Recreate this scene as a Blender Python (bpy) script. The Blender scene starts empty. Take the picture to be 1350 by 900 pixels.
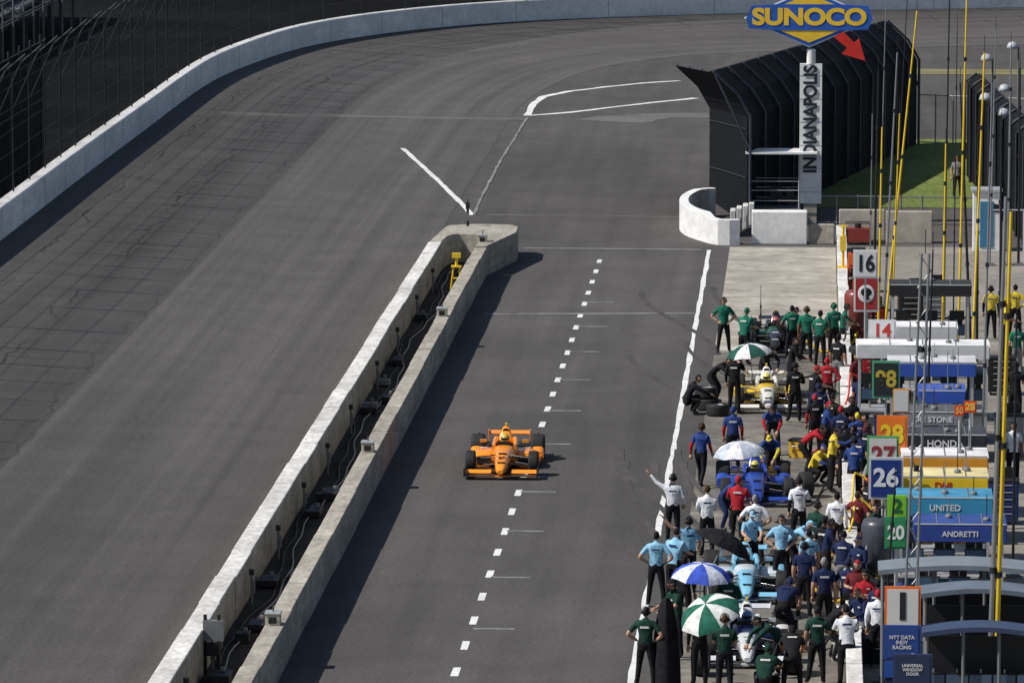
import bpy, bmesh, math, random
from mathutils import Vector, Matrix, Euler
R=random.Random(11)
scene=bpy.context.scene
# ---------------------------------------------------------------- camera
F=7720.0; H=23.0
PITCH=math.atan(948/F); YAW=math.atan(410/(F/math.cos(PITCH)))
CAMROT=Euler((math.pi/2-PITCH,0,YAW),'XYZ'); CM=CAMROT.to_matrix(); CP=Vector((0,0,H))
def ray(u,v): return CM@Vector((u-675,450-v,-F))
def G(u,v,z=0.0):
    d=ray(u,v); return CP+d*((z-H)/d.z)
def onY(u,v,Y):
    d=ray(u,v); return CP+d*(Y/d.y)
cam=bpy.data.cameras.new("camera"); cam.sensor_width=36; cam.lens=F/1350*36; cam.clip_start=1; cam.clip_end=6000
co=bpy.data.objects.new("camera",cam); co.location=CP; co.rotation_euler=CAMROT
scene.collection.objects.link(co); scene.camera=co
scene.view_settings.view_transform='Standard'; scene.view_settings.look='None'; scene.view_settings.exposure=0
# ---------------------------------------------------------------- light
SD=Vector((0.66,0.20,-0.74)).normalized()
w=bpy.data.worlds.new("World"); scene.world=w; w.use_nodes=True
nt=w.node_tree; bg=nt.nodes['Background']; sky=nt.nodes.new('ShaderNodeTexSky'); sky.sky_type='NISHITA'
sky.sun_disc=False; sky.sun_elevation=math.asin(-SD.z); sky.sun_rotation=math.atan2(-SD.x,-SD.y)
nt.links.new(sky.outputs[0],bg.inputs[0]); bg.inputs[1].default_value=0.08
sl=bpy.data.lights.new("sun",'SUN'); sl.energy=5.0; sl.angle=math.radians(0.53); sl.color=(1,0.955,0.89)
so=bpy.data.objects.new("sun",sl); so.rotation_euler=SD.to_track_quat('-Z','Y').to_euler(); so.location=(-60,60,90)
scene.collection.objects.link(so)
# ---------------------------------------------------------------- materials
MC={}
def mat(col,rough=0.6,metal=0.0,var=0.12,scale=3.0,coat=0.0,bump=0.0,name=None,spec=0.4):
    key=(tuple(round(c,3) for c in col),rough,metal,var,scale,coat,bump,name)
    if key in MC: return MC[key]
    m=bpy.data.materials.new(name or "paint"); m.use_nodes=True; n=m.node_tree; b=n.nodes['Principled BSDF']
    b.inputs['Roughness'].default_value=rough; b.inputs['Metallic'].default_value=metal
    b.inputs['Specular IOR Level'].default_value=spec
    if coat: b.inputs['Coat Weight'].default_value=coat; b.inputs['Coat Roughness'].default_value=0.08
    tc=n.nodes.new('ShaderNodeTexCoord'); nz=n.nodes.new('ShaderNodeTexNoise'); nz.inputs['Scale'].default_value=scale; nz.inputs['Detail'].default_value=4
    n.links.new(tc.outputs['Object'],nz.inputs['Vector'])
    cr=n.nodes.new('ShaderNodeValToRGB'); cr.color_ramp.elements[0].position=0.3; cr.color_ramp.elements[1].position=0.7
    cr.color_ramp.elements[0].color=tuple(c*(1-var) for c in col)+(1,); cr.color_ramp.elements[1].color=tuple(min(1,c*(1+var*.6)) for c in col)+(1,)
    n.links.new(nz.outputs['Fac'],cr.inputs[0]); n.links.new(cr.outputs[0],b.inputs['Base Color'])
    if bump:
        bp=n.nodes.new('ShaderNodeBump'); bp.inputs['Strength'].default_value=bump; bp.inputs['Distance'].default_value=0.03
        n.links.new(nz.outputs['Fac'],bp.inputs['Height']); n.links.new(bp.outputs[0],b.inputs['Normal'])
    MC[key]=m; return m
def surf(name,layers,base,rough=0.92,uv=False,bump=0.25,cracks=None,spec=0.25):
    """layers: (scale vec, noise detail, lo, hi) each multiplies the base colour"""
    m=bpy.data.materials.new(name); m.use_nodes=True; n=m.node_tree; b=n.nodes['Principled BSDF']
    b.inputs['Roughness'].default_value=rough; b.inputs['Specular IOR Level'].default_value=spec
    tc=n.nodes.new('ShaderNodeTexCoord'); src=tc.outputs['UV' if uv else 'Object']
    rgb=n.nodes.new('ShaderNodeRGB'); rgb.outputs[0].default_value=base+(1,); cur=rgb.outputs[0]
    for (sc,det,lo,hi,dist) in layers:
        mp=n.nodes.new('ShaderNodeMapping'); mp.inputs['Scale'].default_value=sc; n.links.new(src,mp.inputs[0])
        nz=n.nodes.new('ShaderNodeTexNoise'); nz.inputs['Scale'].default_value=1; nz.inputs['Detail'].default_value=det; nz.inputs['Distortion'].default_value=dist
        n.links.new(mp.outputs[0],nz.inputs['Vector'])
        mr=n.nodes.new('ShaderNodeMapRange'); mr.inputs[1].default_value=0.3; mr.inputs[2].default_value=0.7; mr.inputs[3].default_value=lo; mr.inputs[4].default_value=hi
        n.links.new(nz.outputs['Fac'],mr.inputs[0])
        mx=n.nodes.new('ShaderNodeVectorMath'); mx.operation='SCALE'; n.links.new(cur,mx.inputs[0]); n.links.new(mr.outputs[0],mx.inputs['Scale']); cur=mx.outputs[0]
    if cracks:
        (bw,rh,ms,dark)=cracks
        nz=n.nodes.new('ShaderNodeTexNoise'); nz.inputs['Scale'].default_value=0.35; nz.inputs['Detail'].default_value=6; n.links.new(src,nz.inputs['Vector'])
        sc=n.nodes.new('ShaderNodeVectorMath'); sc.operation='SCALE'; sc.inputs['Scale'].default_value=1.5; n.links.new(nz.outputs['Color'],sc.inputs[0])
        ad=n.nodes.new('ShaderNodeVectorMath'); n.links.new(src,ad.inputs[0]); n.links.new(sc.outputs[0],ad.inputs[1])
        br=n.nodes.new('ShaderNodeTexBrick'); br.inputs['Scale'].default_value=1; br.inputs['Brick Width'].default_value=bw; br.inputs['Row Height'].default_value=rh
        br.inputs['Mortar Size'].default_value=ms; br.inputs['Mortar Smooth'].default_value=0.4
        n.links.new(ad.outputs[0],br.inputs['Vector'])
        n2=n.nodes.new('ShaderNodeTexNoise'); n2.inputs['Scale'].default_value=0.12; n2.inputs['Detail'].default_value=3; n.links.new(src,n2.inputs['Vector'])
        sx=n.nodes.new('ShaderNodeSeparateXYZ'); n.links.new(src,sx.inputs[0])
        mk=n.nodes.new('ShaderNodeMapRange'); mk.inputs[1].default_value=11; mk.inputs[2].default_value=4; mk.inputs[3].default_value=0; mk.inputs[4].default_value=1; n.links.new(sx.outputs['Y'],mk.inputs[0])
        mr=n.nodes.new('ShaderNodeMapRange'); mr.inputs[1].default_value=0.35; mr.inputs[2].default_value=0.6; n.links.new(n2.outputs['Fac'],mr.inputs[0])
        mu=n.nodes.new('ShaderNodeMath'); mu.operation='MULTIPLY'; n.links.new(br.outputs['Fac'],mu.inputs[0]); n.links.new(mr.outputs[0],mu.inputs[1])
        m3=n.nodes.new('ShaderNodeMath'); m3.operation='MULTIPLY'; n.links.new(mu.outputs[0],m3.inputs[0]); n.links.new(mk.outputs[0],m3.inputs[1])
        m4=n.nodes.new('ShaderNodeMapRange'); m4.inputs[3].default_value=1; m4.inputs[4].default_value=dark; n.links.new(m3.outputs[0],m4.inputs[0])
        mx=n.nodes.new('ShaderNodeVectorMath'); mx.operation='SCALE'; n.links.new(cur,mx.inputs[0]); n.links.new(m4.outputs[0],mx.inputs['Scale']); cur=mx.outputs[0]
    n.links.new(cur,b.inputs['Base Color'])
    g=n.nodes.new('ShaderNodeTexNoise'); g.inputs['Scale'].default_value=30; g.inputs['Detail'].default_value=4; n.links.new(tc.outputs['Object'],g.inputs['Vector'])
    bp=n.nodes.new('ShaderNodeBump'); bp.inputs['Strength'].default_value=bump; bp.inputs['Distance'].default_value=0.02
    n.links.new(g.outputs['Fac'],bp.inputs['Height']); n.links.new(bp.outputs[0],b.inputs['Normal'])
    return m
def screen(name,col,opacity,var=0.1,scale=1.0):
    m=bpy.data.materials.new(name); m.use_nodes=True; n=m.node_tree; b=n.nodes['Principled BSDF']
    b.inputs['Base Color'].default_value=col+(1,); b.inputs['Roughness'].default_value=0.8; b.inputs['Specular IOR Level'].default_value=0.2
    tc=n.nodes.new('ShaderNodeTexCoord'); nz=n.nodes.new('ShaderNodeTexNoise'); nz.inputs['Scale'].default_value=scale; nz.inputs['Detail'].default_value=6
    n.links.new(tc.outputs['Object'],nz.inputs['Vector']); mr=n.nodes.new('ShaderNodeMapRange')
    mr.inputs[1].default_value=0.3; mr.inputs[2].default_value=0.7; mr.inputs[3].default_value=max(0,opacity-var); mr.inputs[4].default_value=min(1,opacity+var)
    n.links.new(nz.outputs['Fac'],mr.inputs[0]); n.links.new(mr.outputs[0],b.inputs['Alpha'])
    return m
WHITE=(0.78,0.78,0.76); BLACK=(0.012,0.012,0.014)
M_asph=surf("pit_asphalt",[((.05,.035,1),5,.80,1.14,.6),((1.1,.05,1),4,.84,1.12,.2),((.35,.3,1),6,.88,1.08,.8),((9,7,9),3,.82,1.16,0)],(0.084,0.079,0.076))
M_track=surf("track_asphalt",[((.02,.06,1),5,.82,1.16,.6),((.012,.75,1),5,.78,1.14,.25),((.012,2.6,1),3,.90,1.08,.2),((.4,.4,1),6,.9,1.08,.6),((7,9,9),3,.82,1.16,0)],(0.092,0.087,0.084),uv=True,cracks=(5.2,2.6,.06,.40))
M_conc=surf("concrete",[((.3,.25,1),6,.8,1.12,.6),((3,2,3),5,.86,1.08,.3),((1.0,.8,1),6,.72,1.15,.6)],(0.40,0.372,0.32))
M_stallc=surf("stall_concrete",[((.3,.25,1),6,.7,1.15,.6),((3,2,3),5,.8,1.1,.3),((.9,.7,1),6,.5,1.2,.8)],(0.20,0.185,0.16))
M_concw=surf("wall_concrete",[((.6,.3,.6),6,.68,1.15,.6),((4,1.2,5),6,.74,1.14,.5),((9,4,2),4,.8,1.1,.3)],(0.40,0.37,0.315))
M_white=surf("wall_whitewash",[((.5,.2,.6),6,.82,1.08,.6),((5,.8,4),6,.84,1.05,.5)],(0.84,0.84,0.83),rough=.7)
M_wtop=surf("wall_top_paint",[((.6,.35,.6),6,.7,1.1,.6),((6,2.5,4),6,.70,1.12,.5)],(0.72,0.71,0.68),rough=.8)
M_paint=surf("road_paint",[((3,1.2,3),6,.78,1.08,.5),((12,12,9),3,.8,1.05,0)],(0.78,0.78,0.77),rough=.75)
M_fadep=surf("faded_paint",[((2,2,3),6,.5,1.15,.5),((12,12,9),3,.7,1.1,0)],(0.27,0.27,0.27),rough=.8)
M_grass=surf("grass",[((.25,.25,1),5,.7,1.2,.5),((5,3,5),6,.6,1.35,0)],(0.15,0.19,0.045),bump=.9)
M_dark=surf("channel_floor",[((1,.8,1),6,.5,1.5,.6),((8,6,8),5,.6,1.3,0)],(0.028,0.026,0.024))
M_earth=surf("earth",[((.02,.02,1),5,.6,1.3,.5),((1,1,1),5,.7,1.2,.5)],(0.045,0.045,0.035))
M_shadeground=surf("painted_shade_ground",[((.1,.1,1),5,.6,1.3,.5),((1,1,1),5,.7,1.2,.5)],(0.012,0.012,0.013),spec=0.02)  # near-black base colour paints in the shade beyond the outer wall
M_mesh=screen("catch_fence_mesh",(0.008,0.009,0.010),.30,.06,.6)
M_mesh2=mat((0.009,0.010,0.013),.8,var=.3,name="fence_windscreen",spec=.1)
M_link=screen("chain_link",(0.16,0.17,0.17),.16,.05,2)
M_rub=surf("tyre_rubber_marks",[((1,1,1),5,.85,1.25,.5),((.2,.2,1),3,.85,1.2,.5)],(0.062,0.058,0.056))
M_tyre=mat((0.016,0.016,0.017),.75,var=.25,scale=9,name="tyre_rubber")
M_blk=mat(BLACK,.55,name="black_parts"); M_carb=mat((0.02,0.02,0.022),.35,name="carbon",coat=.3)
M_steel=mat((0.33,0.34,0.35),.45,.7,name="steel"); M_grey=mat((0.16,0.165,0.17),.55,name="grey_paint")
M_alu=mat((0.55,0.56,0.57),.4,.5,name="aluminium")
M_yel=mat((0.78,0.52,0.02),.5,name="yellow_paint"); M_wp=mat(WHITE,.45,name="white_paint")
M_skin=[mat(c,.6,name="skin",var=.08) for c in [(0.46,0.27,0.18),(0.38,0.21,0.13),(0.2,0.10,0.06)]]
M_post=mat((0.022,0.024,0.028),.6,name="fence_steel")
# ---------------------------------------------------------------- mesh builder
class MB:
    def __init__(s): s.v=[];s.f=[];s.m=[];s.sm=[];s.mats=[]
    def mi(s,m):
        if m not in s.mats: s.mats.append(m)
        return s.mats.index(m)
    def add(s,vs,fs,m,smooth=False,M=None):
        o=len(s.v)
        for p in vs:
            p=Vector(p); s.v.append(M@p if M else p)
        k=m if isinstance(m,int) else s.mi(m)
        for f in fs: s.f.append([i+o for i in f]); s.m.append(k); s.sm.append(smooth)
    def box(s,c,d,m,M=None,taper=1.0):
        x,y,z=d[0]/2,d[1]/2,d[2]/2; t=taper
        vs=[(-x,-y,-z),(x,-y,-z),(x,y,-z),(-x,y,-z),(-x*t,-y*t,z),(x*t,-y*t,z),(x*t,y*t,z),(-x*t,y*t,z)]
        vs=[(a+c[0],b+c[1],e+c[2]) for a,b,e in vs]
        s.add(vs,[(3,2,1,0),(4,5,6,7),(0,1,5,4),(1,2,6,5),(2,3,7,6),(3,0,4,7)],m,False,M)
    def loft(s,rings,m,cap=True,smooth=True,closed=True,M=None):
        n=len(rings[0]); vs=[p for r in rings for p in r]; fs=[]
        for i in range(len(rings)-1):
            for j in range(n if closed else n-1):
                a=i*n+j; b=i*n+(j+1)%n; fs.append((a,b,b+n,a+n))
        s.add(vs,fs,m,smooth,M)
        if cap and closed:
            s.add(rings[0],[tuple(range(n))[::-1]],m,False,M); s.add(rings[-1],[tuple(range(n))],m,False,M)
    def tube(s,pts,r,m,n=8,M=None,cap=True):
        pts=[Vector(p) for p in pts]; rs=r if isinstance(r,(list,tuple)) else [r]*len(pts); rings=[]
        for i,p in enumerate(pts):
            d=(pts[min(i+1,len(pts)-1)]-pts[max(i-1,0)]).normalized()
            a=d.cross(Vector((0,0,1))) if abs(d.z)<.95 else d.cross(Vector((0,1,0)))
            a.normalize(); b=d.cross(a)
            rings.append([p+(a*math.cos(t)+b*math.sin(t))*rs[i] for t in [2*math.pi*k/n for k in range(n)]])
        s.loft(rings,m,cap,n>4,True,M)
    def sphere(s,c,r,m,nu=14,nv=9,M=None):
        if not isinstance(r,(tuple,list)): r=(r,r,r)
        rings=[]
        for i in range(nv+1):
            t=-math.pi/2+math.pi*i/nv; ct=max(math.cos(t),.02)
            rings.append([(c[0]+r[0]*ct*math.cos(2*math.pi*k/nu),c[1]+r[1]*ct*math.sin(2*math.pi*k/nu),c[2]+r[2]*math.sin(t)) for k in range(nu)])
        s.loft(rings,m,True,True,True,M)
    def wheel(s,c,r,w,m,mr,n=26,M=None):
        prof=[(-w*.30,.10*r),(-w*.34,.5*r),(-w*.46,.55*r),(-w*.5,.62*r),(-w*.5,.88*r),(-w*.42,.98*r),(-w*.3,r),(w*.3,r),(w*.42,.98*r),(w*.5,.88*r),(w*.5,.62*r),(w*.46,.55*r),(w*.34,.5*r),(w*.30,.10*r)]
        rings=[[(c[0]+a,c[1]+q*math.cos(2*math.pi*k/n),c[2]+q*math.sin(2*math.pi*k/n)) for k in range(n)] for a,q in prof]
        s.loft(rings[:3],mr,False,True,True,M); s.loft(rings[2:12],m,False,True,True,M); s.loft(rings[11:],mr,False,True,True,M)
        for sg in (-1,1):
            s.tube([(c[0]+sg*w*.2,c[1],c[2]),(c[0]+sg*w*.38,c[1],c[2])],r*.12,M_steel,10,M)
            for k in range(5):
                t=2*math.pi*k/5; s.tube([(c[0]+sg*w*.33,c[1],c[2]),(c[0]+sg*w*.36,c[1]+.5*r*math.cos(t),c[2]+.5*r*math.sin(t))],.022,mr,5,M)
    def poly(s,pts,m,M=None): s.add(pts,[tuple(range(len(pts)))],m,False,M)
    def prism(s,pts2,y0,y1,m,M=None):
        """polygon in XZ extruded y0..y1"""
        n=len(pts2); vs=[(x,y0,z) for x,z in pts2]+[(x,y1,z) for x,z in pts2]
        s.add(vs,[tuple(range(n)),tuple(range(n,2*n))[::-1]]+[(i,i+n,(i+1)%n+n,(i+1)%n) for i in range(n)],m,False,M)
    def mesh(s,name):
        me=bpy.data.meshes.new(name); me.from_pydata([tuple(p) for p in s.v],[],s.f)
        for m in s.mats: me.materials.append(m)
        me.polygons.foreach_set('material_index',s.m); me.polygons.foreach_set('use_smooth',s.sm); me.update(); return me
    def build(s,name,loc=(0,0,0),rz=0,sc=1,bevel=0,recalc=True):
        me=s.mesh(name)
        if recalc:
            bm=bmesh.new(); bm.from_mesh(me); bmesh.ops.recalc_face_normals(bm,faces=bm.faces); bm.to_mesh(me); bm.free()
        ob=bpy.data.objects.new(name,me); ob.location=loc; ob.rotation_euler=(0,0,rz); ob.scale=(sc,sc,sc); scene.collection.objects.link(ob)
        if bevel:
            b=ob.modifiers.new("bevel",'BEVEL'); b.width=bevel; b.segments=2; b.limit_method='ANGLE'; b.angle_limit=.7
        return ob
def text(parent,body,size,m,loc,rot=(math.pi/2,0,0),bold=.03,name="lettering",sx=1):
    c=bpy.data.curves.new(name,'FONT'); c.body=body; c.size=size; c.align_x='CENTER'; c.align_y='CENTER'; c.offset=bold*size; c.extrude=.004
    c.materials.append(m); o=bpy.data.objects.new(name,c); scene.collection.objects.link(o); o.location=loc; o.rotation_euler=rot; o.scale=(sx,1,1)
    if parent: o.parent=parent
    return o
def sheet(name,pts,m,z):
    b=MB(); b.poly([(x,y,z) for x,y in pts],m); return b.build(name,recalc=False)
# ---------------------------------------------------------------- outer wall curve
ZB=1.0
wpx=[(0,318),(100,240),(200,165),(250,127),(300,97),(400,62),(500,45),(600,34),(700,27),(800,23),(900,20),(975,18),(1100,15),(1200,13),(1350,10)]
cp=[Vector((-29.3,20)),Vector((-29.3,100)),Vector((-29.3,180))]+[G(u,v,ZB).xy for u,v in wpx]
e=cp[-1]; dd=(cp[-1]-cp[-3]).normalized(); cp+= [e+dd*20,e+dd*60,e+dd*120]
def catmull(P,step):
    out=[]
    for i in range(len(P)-1):
        p0=P[max(i-1,0)];p1=P[i];p2=P[i+1];p3=P[min(i+2,len(P)-1)]
        n=max(1,int((p2-p1).length/step))
        for k in range(n):
            t=k/n; out.append(.5*((2*p1)+(p2-p0)*t+(2*p0-5*p1+4*p2-p3)*t*t+(3*p1-p0-3*p2+p3)*t**3))
    out.append(P[-1]); return out
crv=catmull(cp,1.5)
for _ in range(12): crv=[crv[0]]+[(crv[i-1]+crv[i]*2+crv[i+1])/4 for i in range(1,len(crv)-1)]+[crv[-1]]
nrm=[]
for i in range(len(crv)):
    d=(crv[min(i+1,len(crv)-1)]-crv[max(i-1,0)]).normalized(); nrm.append(Vector((d.y,-d.x)))
TW=15.0
def bank(d): return ZB*max(0,1-d/TW)**1.5
def tz(x,y):
    p=Vector((x,y)); d=min((q-p).length for q in crv); return bank(d)
def GT(u,v):
    z=0
    for _ in range(4): p=G(u,v,z); z=tz(p.x,p.y)
    return p
# ---------------------------------------------------------------- ground sheets
sheet("ground",[(-2500,-500),(2500,-500),(2500,4500),(-2500,4500)],M_earth,-0.05)
sheet("pit_lane",[(-30.5,30),(60,30),(60,334),(-30.5,334)],M_asph,0.0)
sheet("shade_dark_ground",[(-60,30),(-30.5,30),(-30.5,334),(60,334),(60,420),(-60,420)],M_shadeground,-0.01)  # ground blackened to stand in for shade seen through the catch fence
b=MB(); ds=[.5*k for k in range(31)]; L=0; vs=[];uvs=[]
for i,(c,n_) in enumerate(zip(crv,nrm)):
    if i: L+=(crv[i]-crv[i-1]).length
    for d in ds:
        p=c+n_*d; vs.append((p.x,p.y,bank(d)+.008)); uvs.append((L,d))
k=len(ds); fs=[(i*k+j,i*k+j+1,(i+1)*k+j+1,(i+1)*k+j) for i in range(len(crv)-1) for j in range(k-1)]
b.add(vs,fs,M_track,True); rt=b.build("race_track",recalc=False)
uvl=rt.data.uv_layers.new(name="UVMap")
for lp in rt.data.loops: uvl.data[lp.index].uv=uvs[lp.vertex_index]
# outer wall
prof=[(0,-.6),(0,1.12),(-.04,1.16),(-.48,1.16),(-.5,1.1),(-.5,-1.2)]
b=MB(); rings=[[(c.x+n_.x*a,c.y+n_.y*a,ZB+z) for a,z in prof] for c,n_ in zip(crv,nrm)]
b.loft(rings,M_white,False,False,False)
for i in range(8,len(crv)-1,4):   # joints between wall segments
    c,n_=crv[i],nrm[i]; t=Vector((-n_.y,n_.x)); M=Matrix.Translation((c.x,c.y,ZB))@Matrix(((t.x,n_.x,0,0),(t.y,n_.y,0,0),(0,0,1,0),(0,0,0,1)))
    b.box((0,.003,.56),(.02,.012,1.08),M_grey,M)
b.build("track_outer_wall",recalc=False)
# catch fence on outer wall
def catch_fence(name,base,nr,z0,h,ov,oh,mmesh,mpost,every,off=0,rpost=.07,cables=7,rc=.018,brace=99):
    b=MB(); pr=[(0,0),(0,h*.5),(0,h),(ov*.35,h+oh*.5),(ov,h+oh)]
    Z=z0 if isinstance(z0,list) else [z0]*len(base)
    b.loft([[(c.x+n_.x*(a+off),c.y+n_.y*(a+off),zz+z) for a,z in pr] for c,n_,zz in zip(base,nr,Z)],mmesh,False,False,False)
    for i in range(0,len(base),every):
        c,n_,zz=base[i],nr[i],Z[i]; b.tube([(c.x+n_.x*(a+off-.1),c.y+n_.y*(a+off-.1),zz+z) for a,z in pr],rpost,mpost,6)
        if i>=brace: b.tube([(c.x+n_.x*(a+off-.12),c.y+n_.y*(a+off-.12),zz+z) for a,z in ((0,h*.7),(ov,h+oh))],rpost*.8,mpost,6)
    for q in range(cables):
        t=(q+1)/cables; 
        if t<=.75: a,z=0,h*t/.75
        else: a,z=ov*(t-.75)/.25,h+oh*(t-.75)/.25
        b.tube([(c.x+n_.x*(a+off+.06),c.y+n_.y*(a+off+.06),zz+z) for c,n_,zz in zip(base,nr,Z)],rc,mpost,4)
    return b.build(name,recalc=False)
catch_fence("catch_fence",crv[2:],nrm[2:],ZB+1.16,4.2,1.1,1.2,M_mesh,M_post,3,off=-.28,rpost=.035,rc=.012)
# added black screen outside the wall, standing in for shade behind the catch fence
b=MB(); cs=crv[2:150]; ns=nrm[2:150]; HF=5.4
b.loft([[(c.x-n_.x*3.6,c.y-n_.y*3.6,z) for z in (-.02,HF*.5,HF)] for c,n_ in zip(cs,ns)],mat((0.008,0.009,0.010),.9,var=.5,scale=.5,name="painted_shade_black",spec=.05),False,False,False)
for i in range(0,len(cs),2):
    c,n_=cs[i],ns[i]; b.tube([(c.x-n_.x*3.5,c.y-n_.y*3.5,0),(c.x-n_.x*3.5,c.y-n_.y*3.5,HF+.3)],.05,M_post,6)
for z in (HF,HF*.55): b.tube([(c.x-n_.x*3.5,c.y-n_.y*3.5,z) for c,n_ in zip(cs,ns)],.03,M_post,5)
b.build("added_dark_screen",recalc=False)
# bleachers
b=MB()
def stands(b,ox,oy,ang,length,rows):
    M=Matrix.Translation((ox,oy,0))@Matrix.Rotation(ang,4,'Z')
    sd=mat((0.14,0.15,0.16),.5,.3,name="bench_aluminium",var=.5,scale=.6); st=mat((0.03,0.032,0.035),.7,name="stand_steel")
    for r in range(rows):
        z=2.2+r*.42; x=-r*.8
        b.box((x,length/2,z-.2),(.85,length,.08),st,M); b.box((x-.15,length/2,z+.22),(.3,length,.05),sd,M)
        if r%4==0:
            for y in range(0,int(length),5): b.box((x,y,z/2-.15),(.2,.2,z-.2),st,M)
    for y in range(0,int(length)+1,12):
        for r in range(rows): b.box((-r*.8,y,2.2+r*.42+.12),(.8,1.3,.5),st if r%2 else sd,M)
        b.tube([(0,y-1,3.2),(-(rows)*.8,y-1,3.2+rows*.42)],.05,sd,5,M)
    for y in range(0,int(length),4):
        b.tube([(.6,y,0),(.6,y,3.3)],.05,sd,5,M)
    for zz in (2.3,2.8,3.3): b.tube([(.6,0,zz),(.6,length,zz)],.03,sd,5,M)
stands(b,-43,190,0,150,20); b.build("grandstand")
b=MB(); stands(b,-34,366,-math.pi/2,90,10); b.build("grandstand")
# ---------------------------------------------------------------- markings
def stripe(b,pts,wd,m,drape=True,step=1.0,wob=0.0,dz=.018):
    P=[]
    for i in range(len(pts)-1):
        a=Vector(pts[i]);c=Vector(pts[i+1]); n=max(1,int((c-a).length/step)); P+=[a.lerp(c,k/n) for k in range(n)]
    P.append(Vector(pts[-1])); L=[]
    for i,p in enumerate(P):
        d=(P[min(i+1,len(P)-1)]-P[max(i-1,0)]).normalized(); n_=Vector((d.y,-d.x)); ww=wd*(1+R.uniform(-wob,wob)); o=R.uniform(-wob,wob)*wd*.4
        for s_ in (-.5,.5):
            q=p+n_*(s_*ww+o); L.append((q.x,q.y,(tz(q.x,q.y) if drape else 0)+dz))
    b.add(L,[(2*i,2*i+1,2*i+3,2*i+2) for i in range(len(P)-1)],m)
def T(u,v): return GT(u,v).xy
b=MB()
for k in range(0,30):
    y=211.0-3.35*k
    b.poly([(-7.95-.085+R.uniform(-.01,.01),y-.55,.006),(-7.95+.085,y-.55,.006),(-7.95+.085,y+.55,.006),(-7.95-.085,y+.55+R.uniform(-.05,.05),.006)],M_paint)
b.build("lane_dashed_line",recalc=False)
b=MB()
for v in (829,761,700,648,585,541,500,463,430,398): 
    y=G(700,v).y; b.poly([(-7.9,y-.10,.006),(-6.95,y-.10,.006),(-6.95,y+.10,.006),(-7.9,y+.10,.006)],M_fadep)
b.build("pit_stall_marks",recalc=False)
b=MB(); stripe(b,[(-4.05,100),(-4.05,215)],.15,M_paint,False,1.3,.3,.006); b.build("pit_lane_edge_line",recalc=False)
b=MB()
stripe(b,[T(531,196),T(575,236),T(612,272),T(622,284)],.22,M_paint,wob=.15)
stripe(b,[T(695,156),T(660,212),T(636,258),T(624,284)],.10,M_fadep,wob=.5,dz=.022)
stripe(b,[T(695,153),T(703,138),T(716,128),T(750,121),T(800,115),T(850,110),T(896,107)],.36,M_paint,wob=.25)
stripe(b,[T(697,153),T(750,149),T(800,143),T(860,136),T(918,130)],.4,M_paint,wob=.25,dz=.022)
stripe(b,[T(690,327),T(925,329)],.3,M_fadep,False,wob=.3,dz=.006)
stripe(b,[T(640,414),T(916,413)],.26,M_fadep,False,wob=.3,dz=.008)
b.build("track_painted_lines",recalc=False)
M_seam=surf("asphalt_patch",[((.2,.3,1),5,.8,1.15,.5),((6,6,6),4,.8,1.15,0)],(0.13,0.125,0.12))
b=MB(); stripe(b,[T(285,149),T(400,152),T(560,155),T(690,157)],1.1,M_seam,wob=.4,dz=.014); stripe(b,[T(640,283),T(900,286)],.3,M_seam,False,wob=.4,dz=.004)
stripe(b,[T(800,160),T(860,152),T(935,152)],3.0,M_seam,False,wob=.2,dz=.005); b.build("asphalt_patch",recalc=False)
# faint rubber marks where cars leave their stalls
b=MB()
for i in range(9):
    y0=R.uniform(128,190); x0=R.uniform(-6.2,-5.0); x1=R.uniform(-3.9,-2.8); ln=R.uniform(16,26)
    for s_ in (0,1.6):
        if R.random()<.3: continue
        pts=[(x0+s_+(x1-x0)*(3*t*t-2*t**3),y0+ln*(1-t)) for t in [k/24 for k in range(25)]]
        stripe(b,pts,R.uniform(.14,.26),M_rub,False,2,.06,.0045+.0007*(2*i+(s_>0)))
b.build("tyre_marks",recalc=False)
# ---------------------------------------------------------------- double pit wall
b=MB(); Y0,Y1=60,207.5
def longwall(b,x0,x1,y0,y1,h,mside,mtop,seg=3.0):
    n=int((y1-y0)/seg); 
    for i in range(n):
        a=y0+(y1-y0)*i/n; c=y0+(y1-y0)*(i+1)/n; j=R.uniform(-.015,.015); hh=h+R.uniform(-.015,.015)
        b.box(((x0+x1)/2+j,(a+c)/2,hh/2-.1),(x1-x0,c-a-.025,hh+.2),mside); b.box(((x0+x1)/2+j,(a+c)/2,hh+.012),(x1-x0+.03,c-a-.03,.05),mtop)
longwall(b,-13.92,-13.48,Y0,Y1,1.0,M_concw,M_wtop,3.6)
b.build("pit_wall",bevel=.02)
b=MB(); longwall(b,-12.18,-11.78,Y0,Y1-1.5,.98,M_concw,M_concw,3.6); b.build("pit_wall",bevel=.02)
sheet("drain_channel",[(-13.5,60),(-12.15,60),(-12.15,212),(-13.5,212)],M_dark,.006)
b=MB()  # end cap : rounded U shape
outer=[(-13.9,207.6),(-13.75,211),(-13.65,212.8),(-13.5,213.4),(-12.4,213.9),(-11.3,213.7),(-11.0,213.0),(-10.95,211.0),(-11.78,206.1)]
inner=[(-13.48,207.6),(-13.36,209.6),(-13.2,210.2),(-13.0,210.4),(-12.7,210.4),(-12.2,210.3),(-11.95,209.8),(-12.1,208.5),(-12.18,206.1)]
rings=[]
for (ox,oy),(ix,iy) in zip(outer,inner): rings.append([(ox,oy,-.05),(ox,oy,1.05),(ix,iy,1.05),(ix,iy,-.05)])
b.loft(rings,M_concw,True,False); 
b.build("pit_wall_end_block",bevel=.04)
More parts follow.
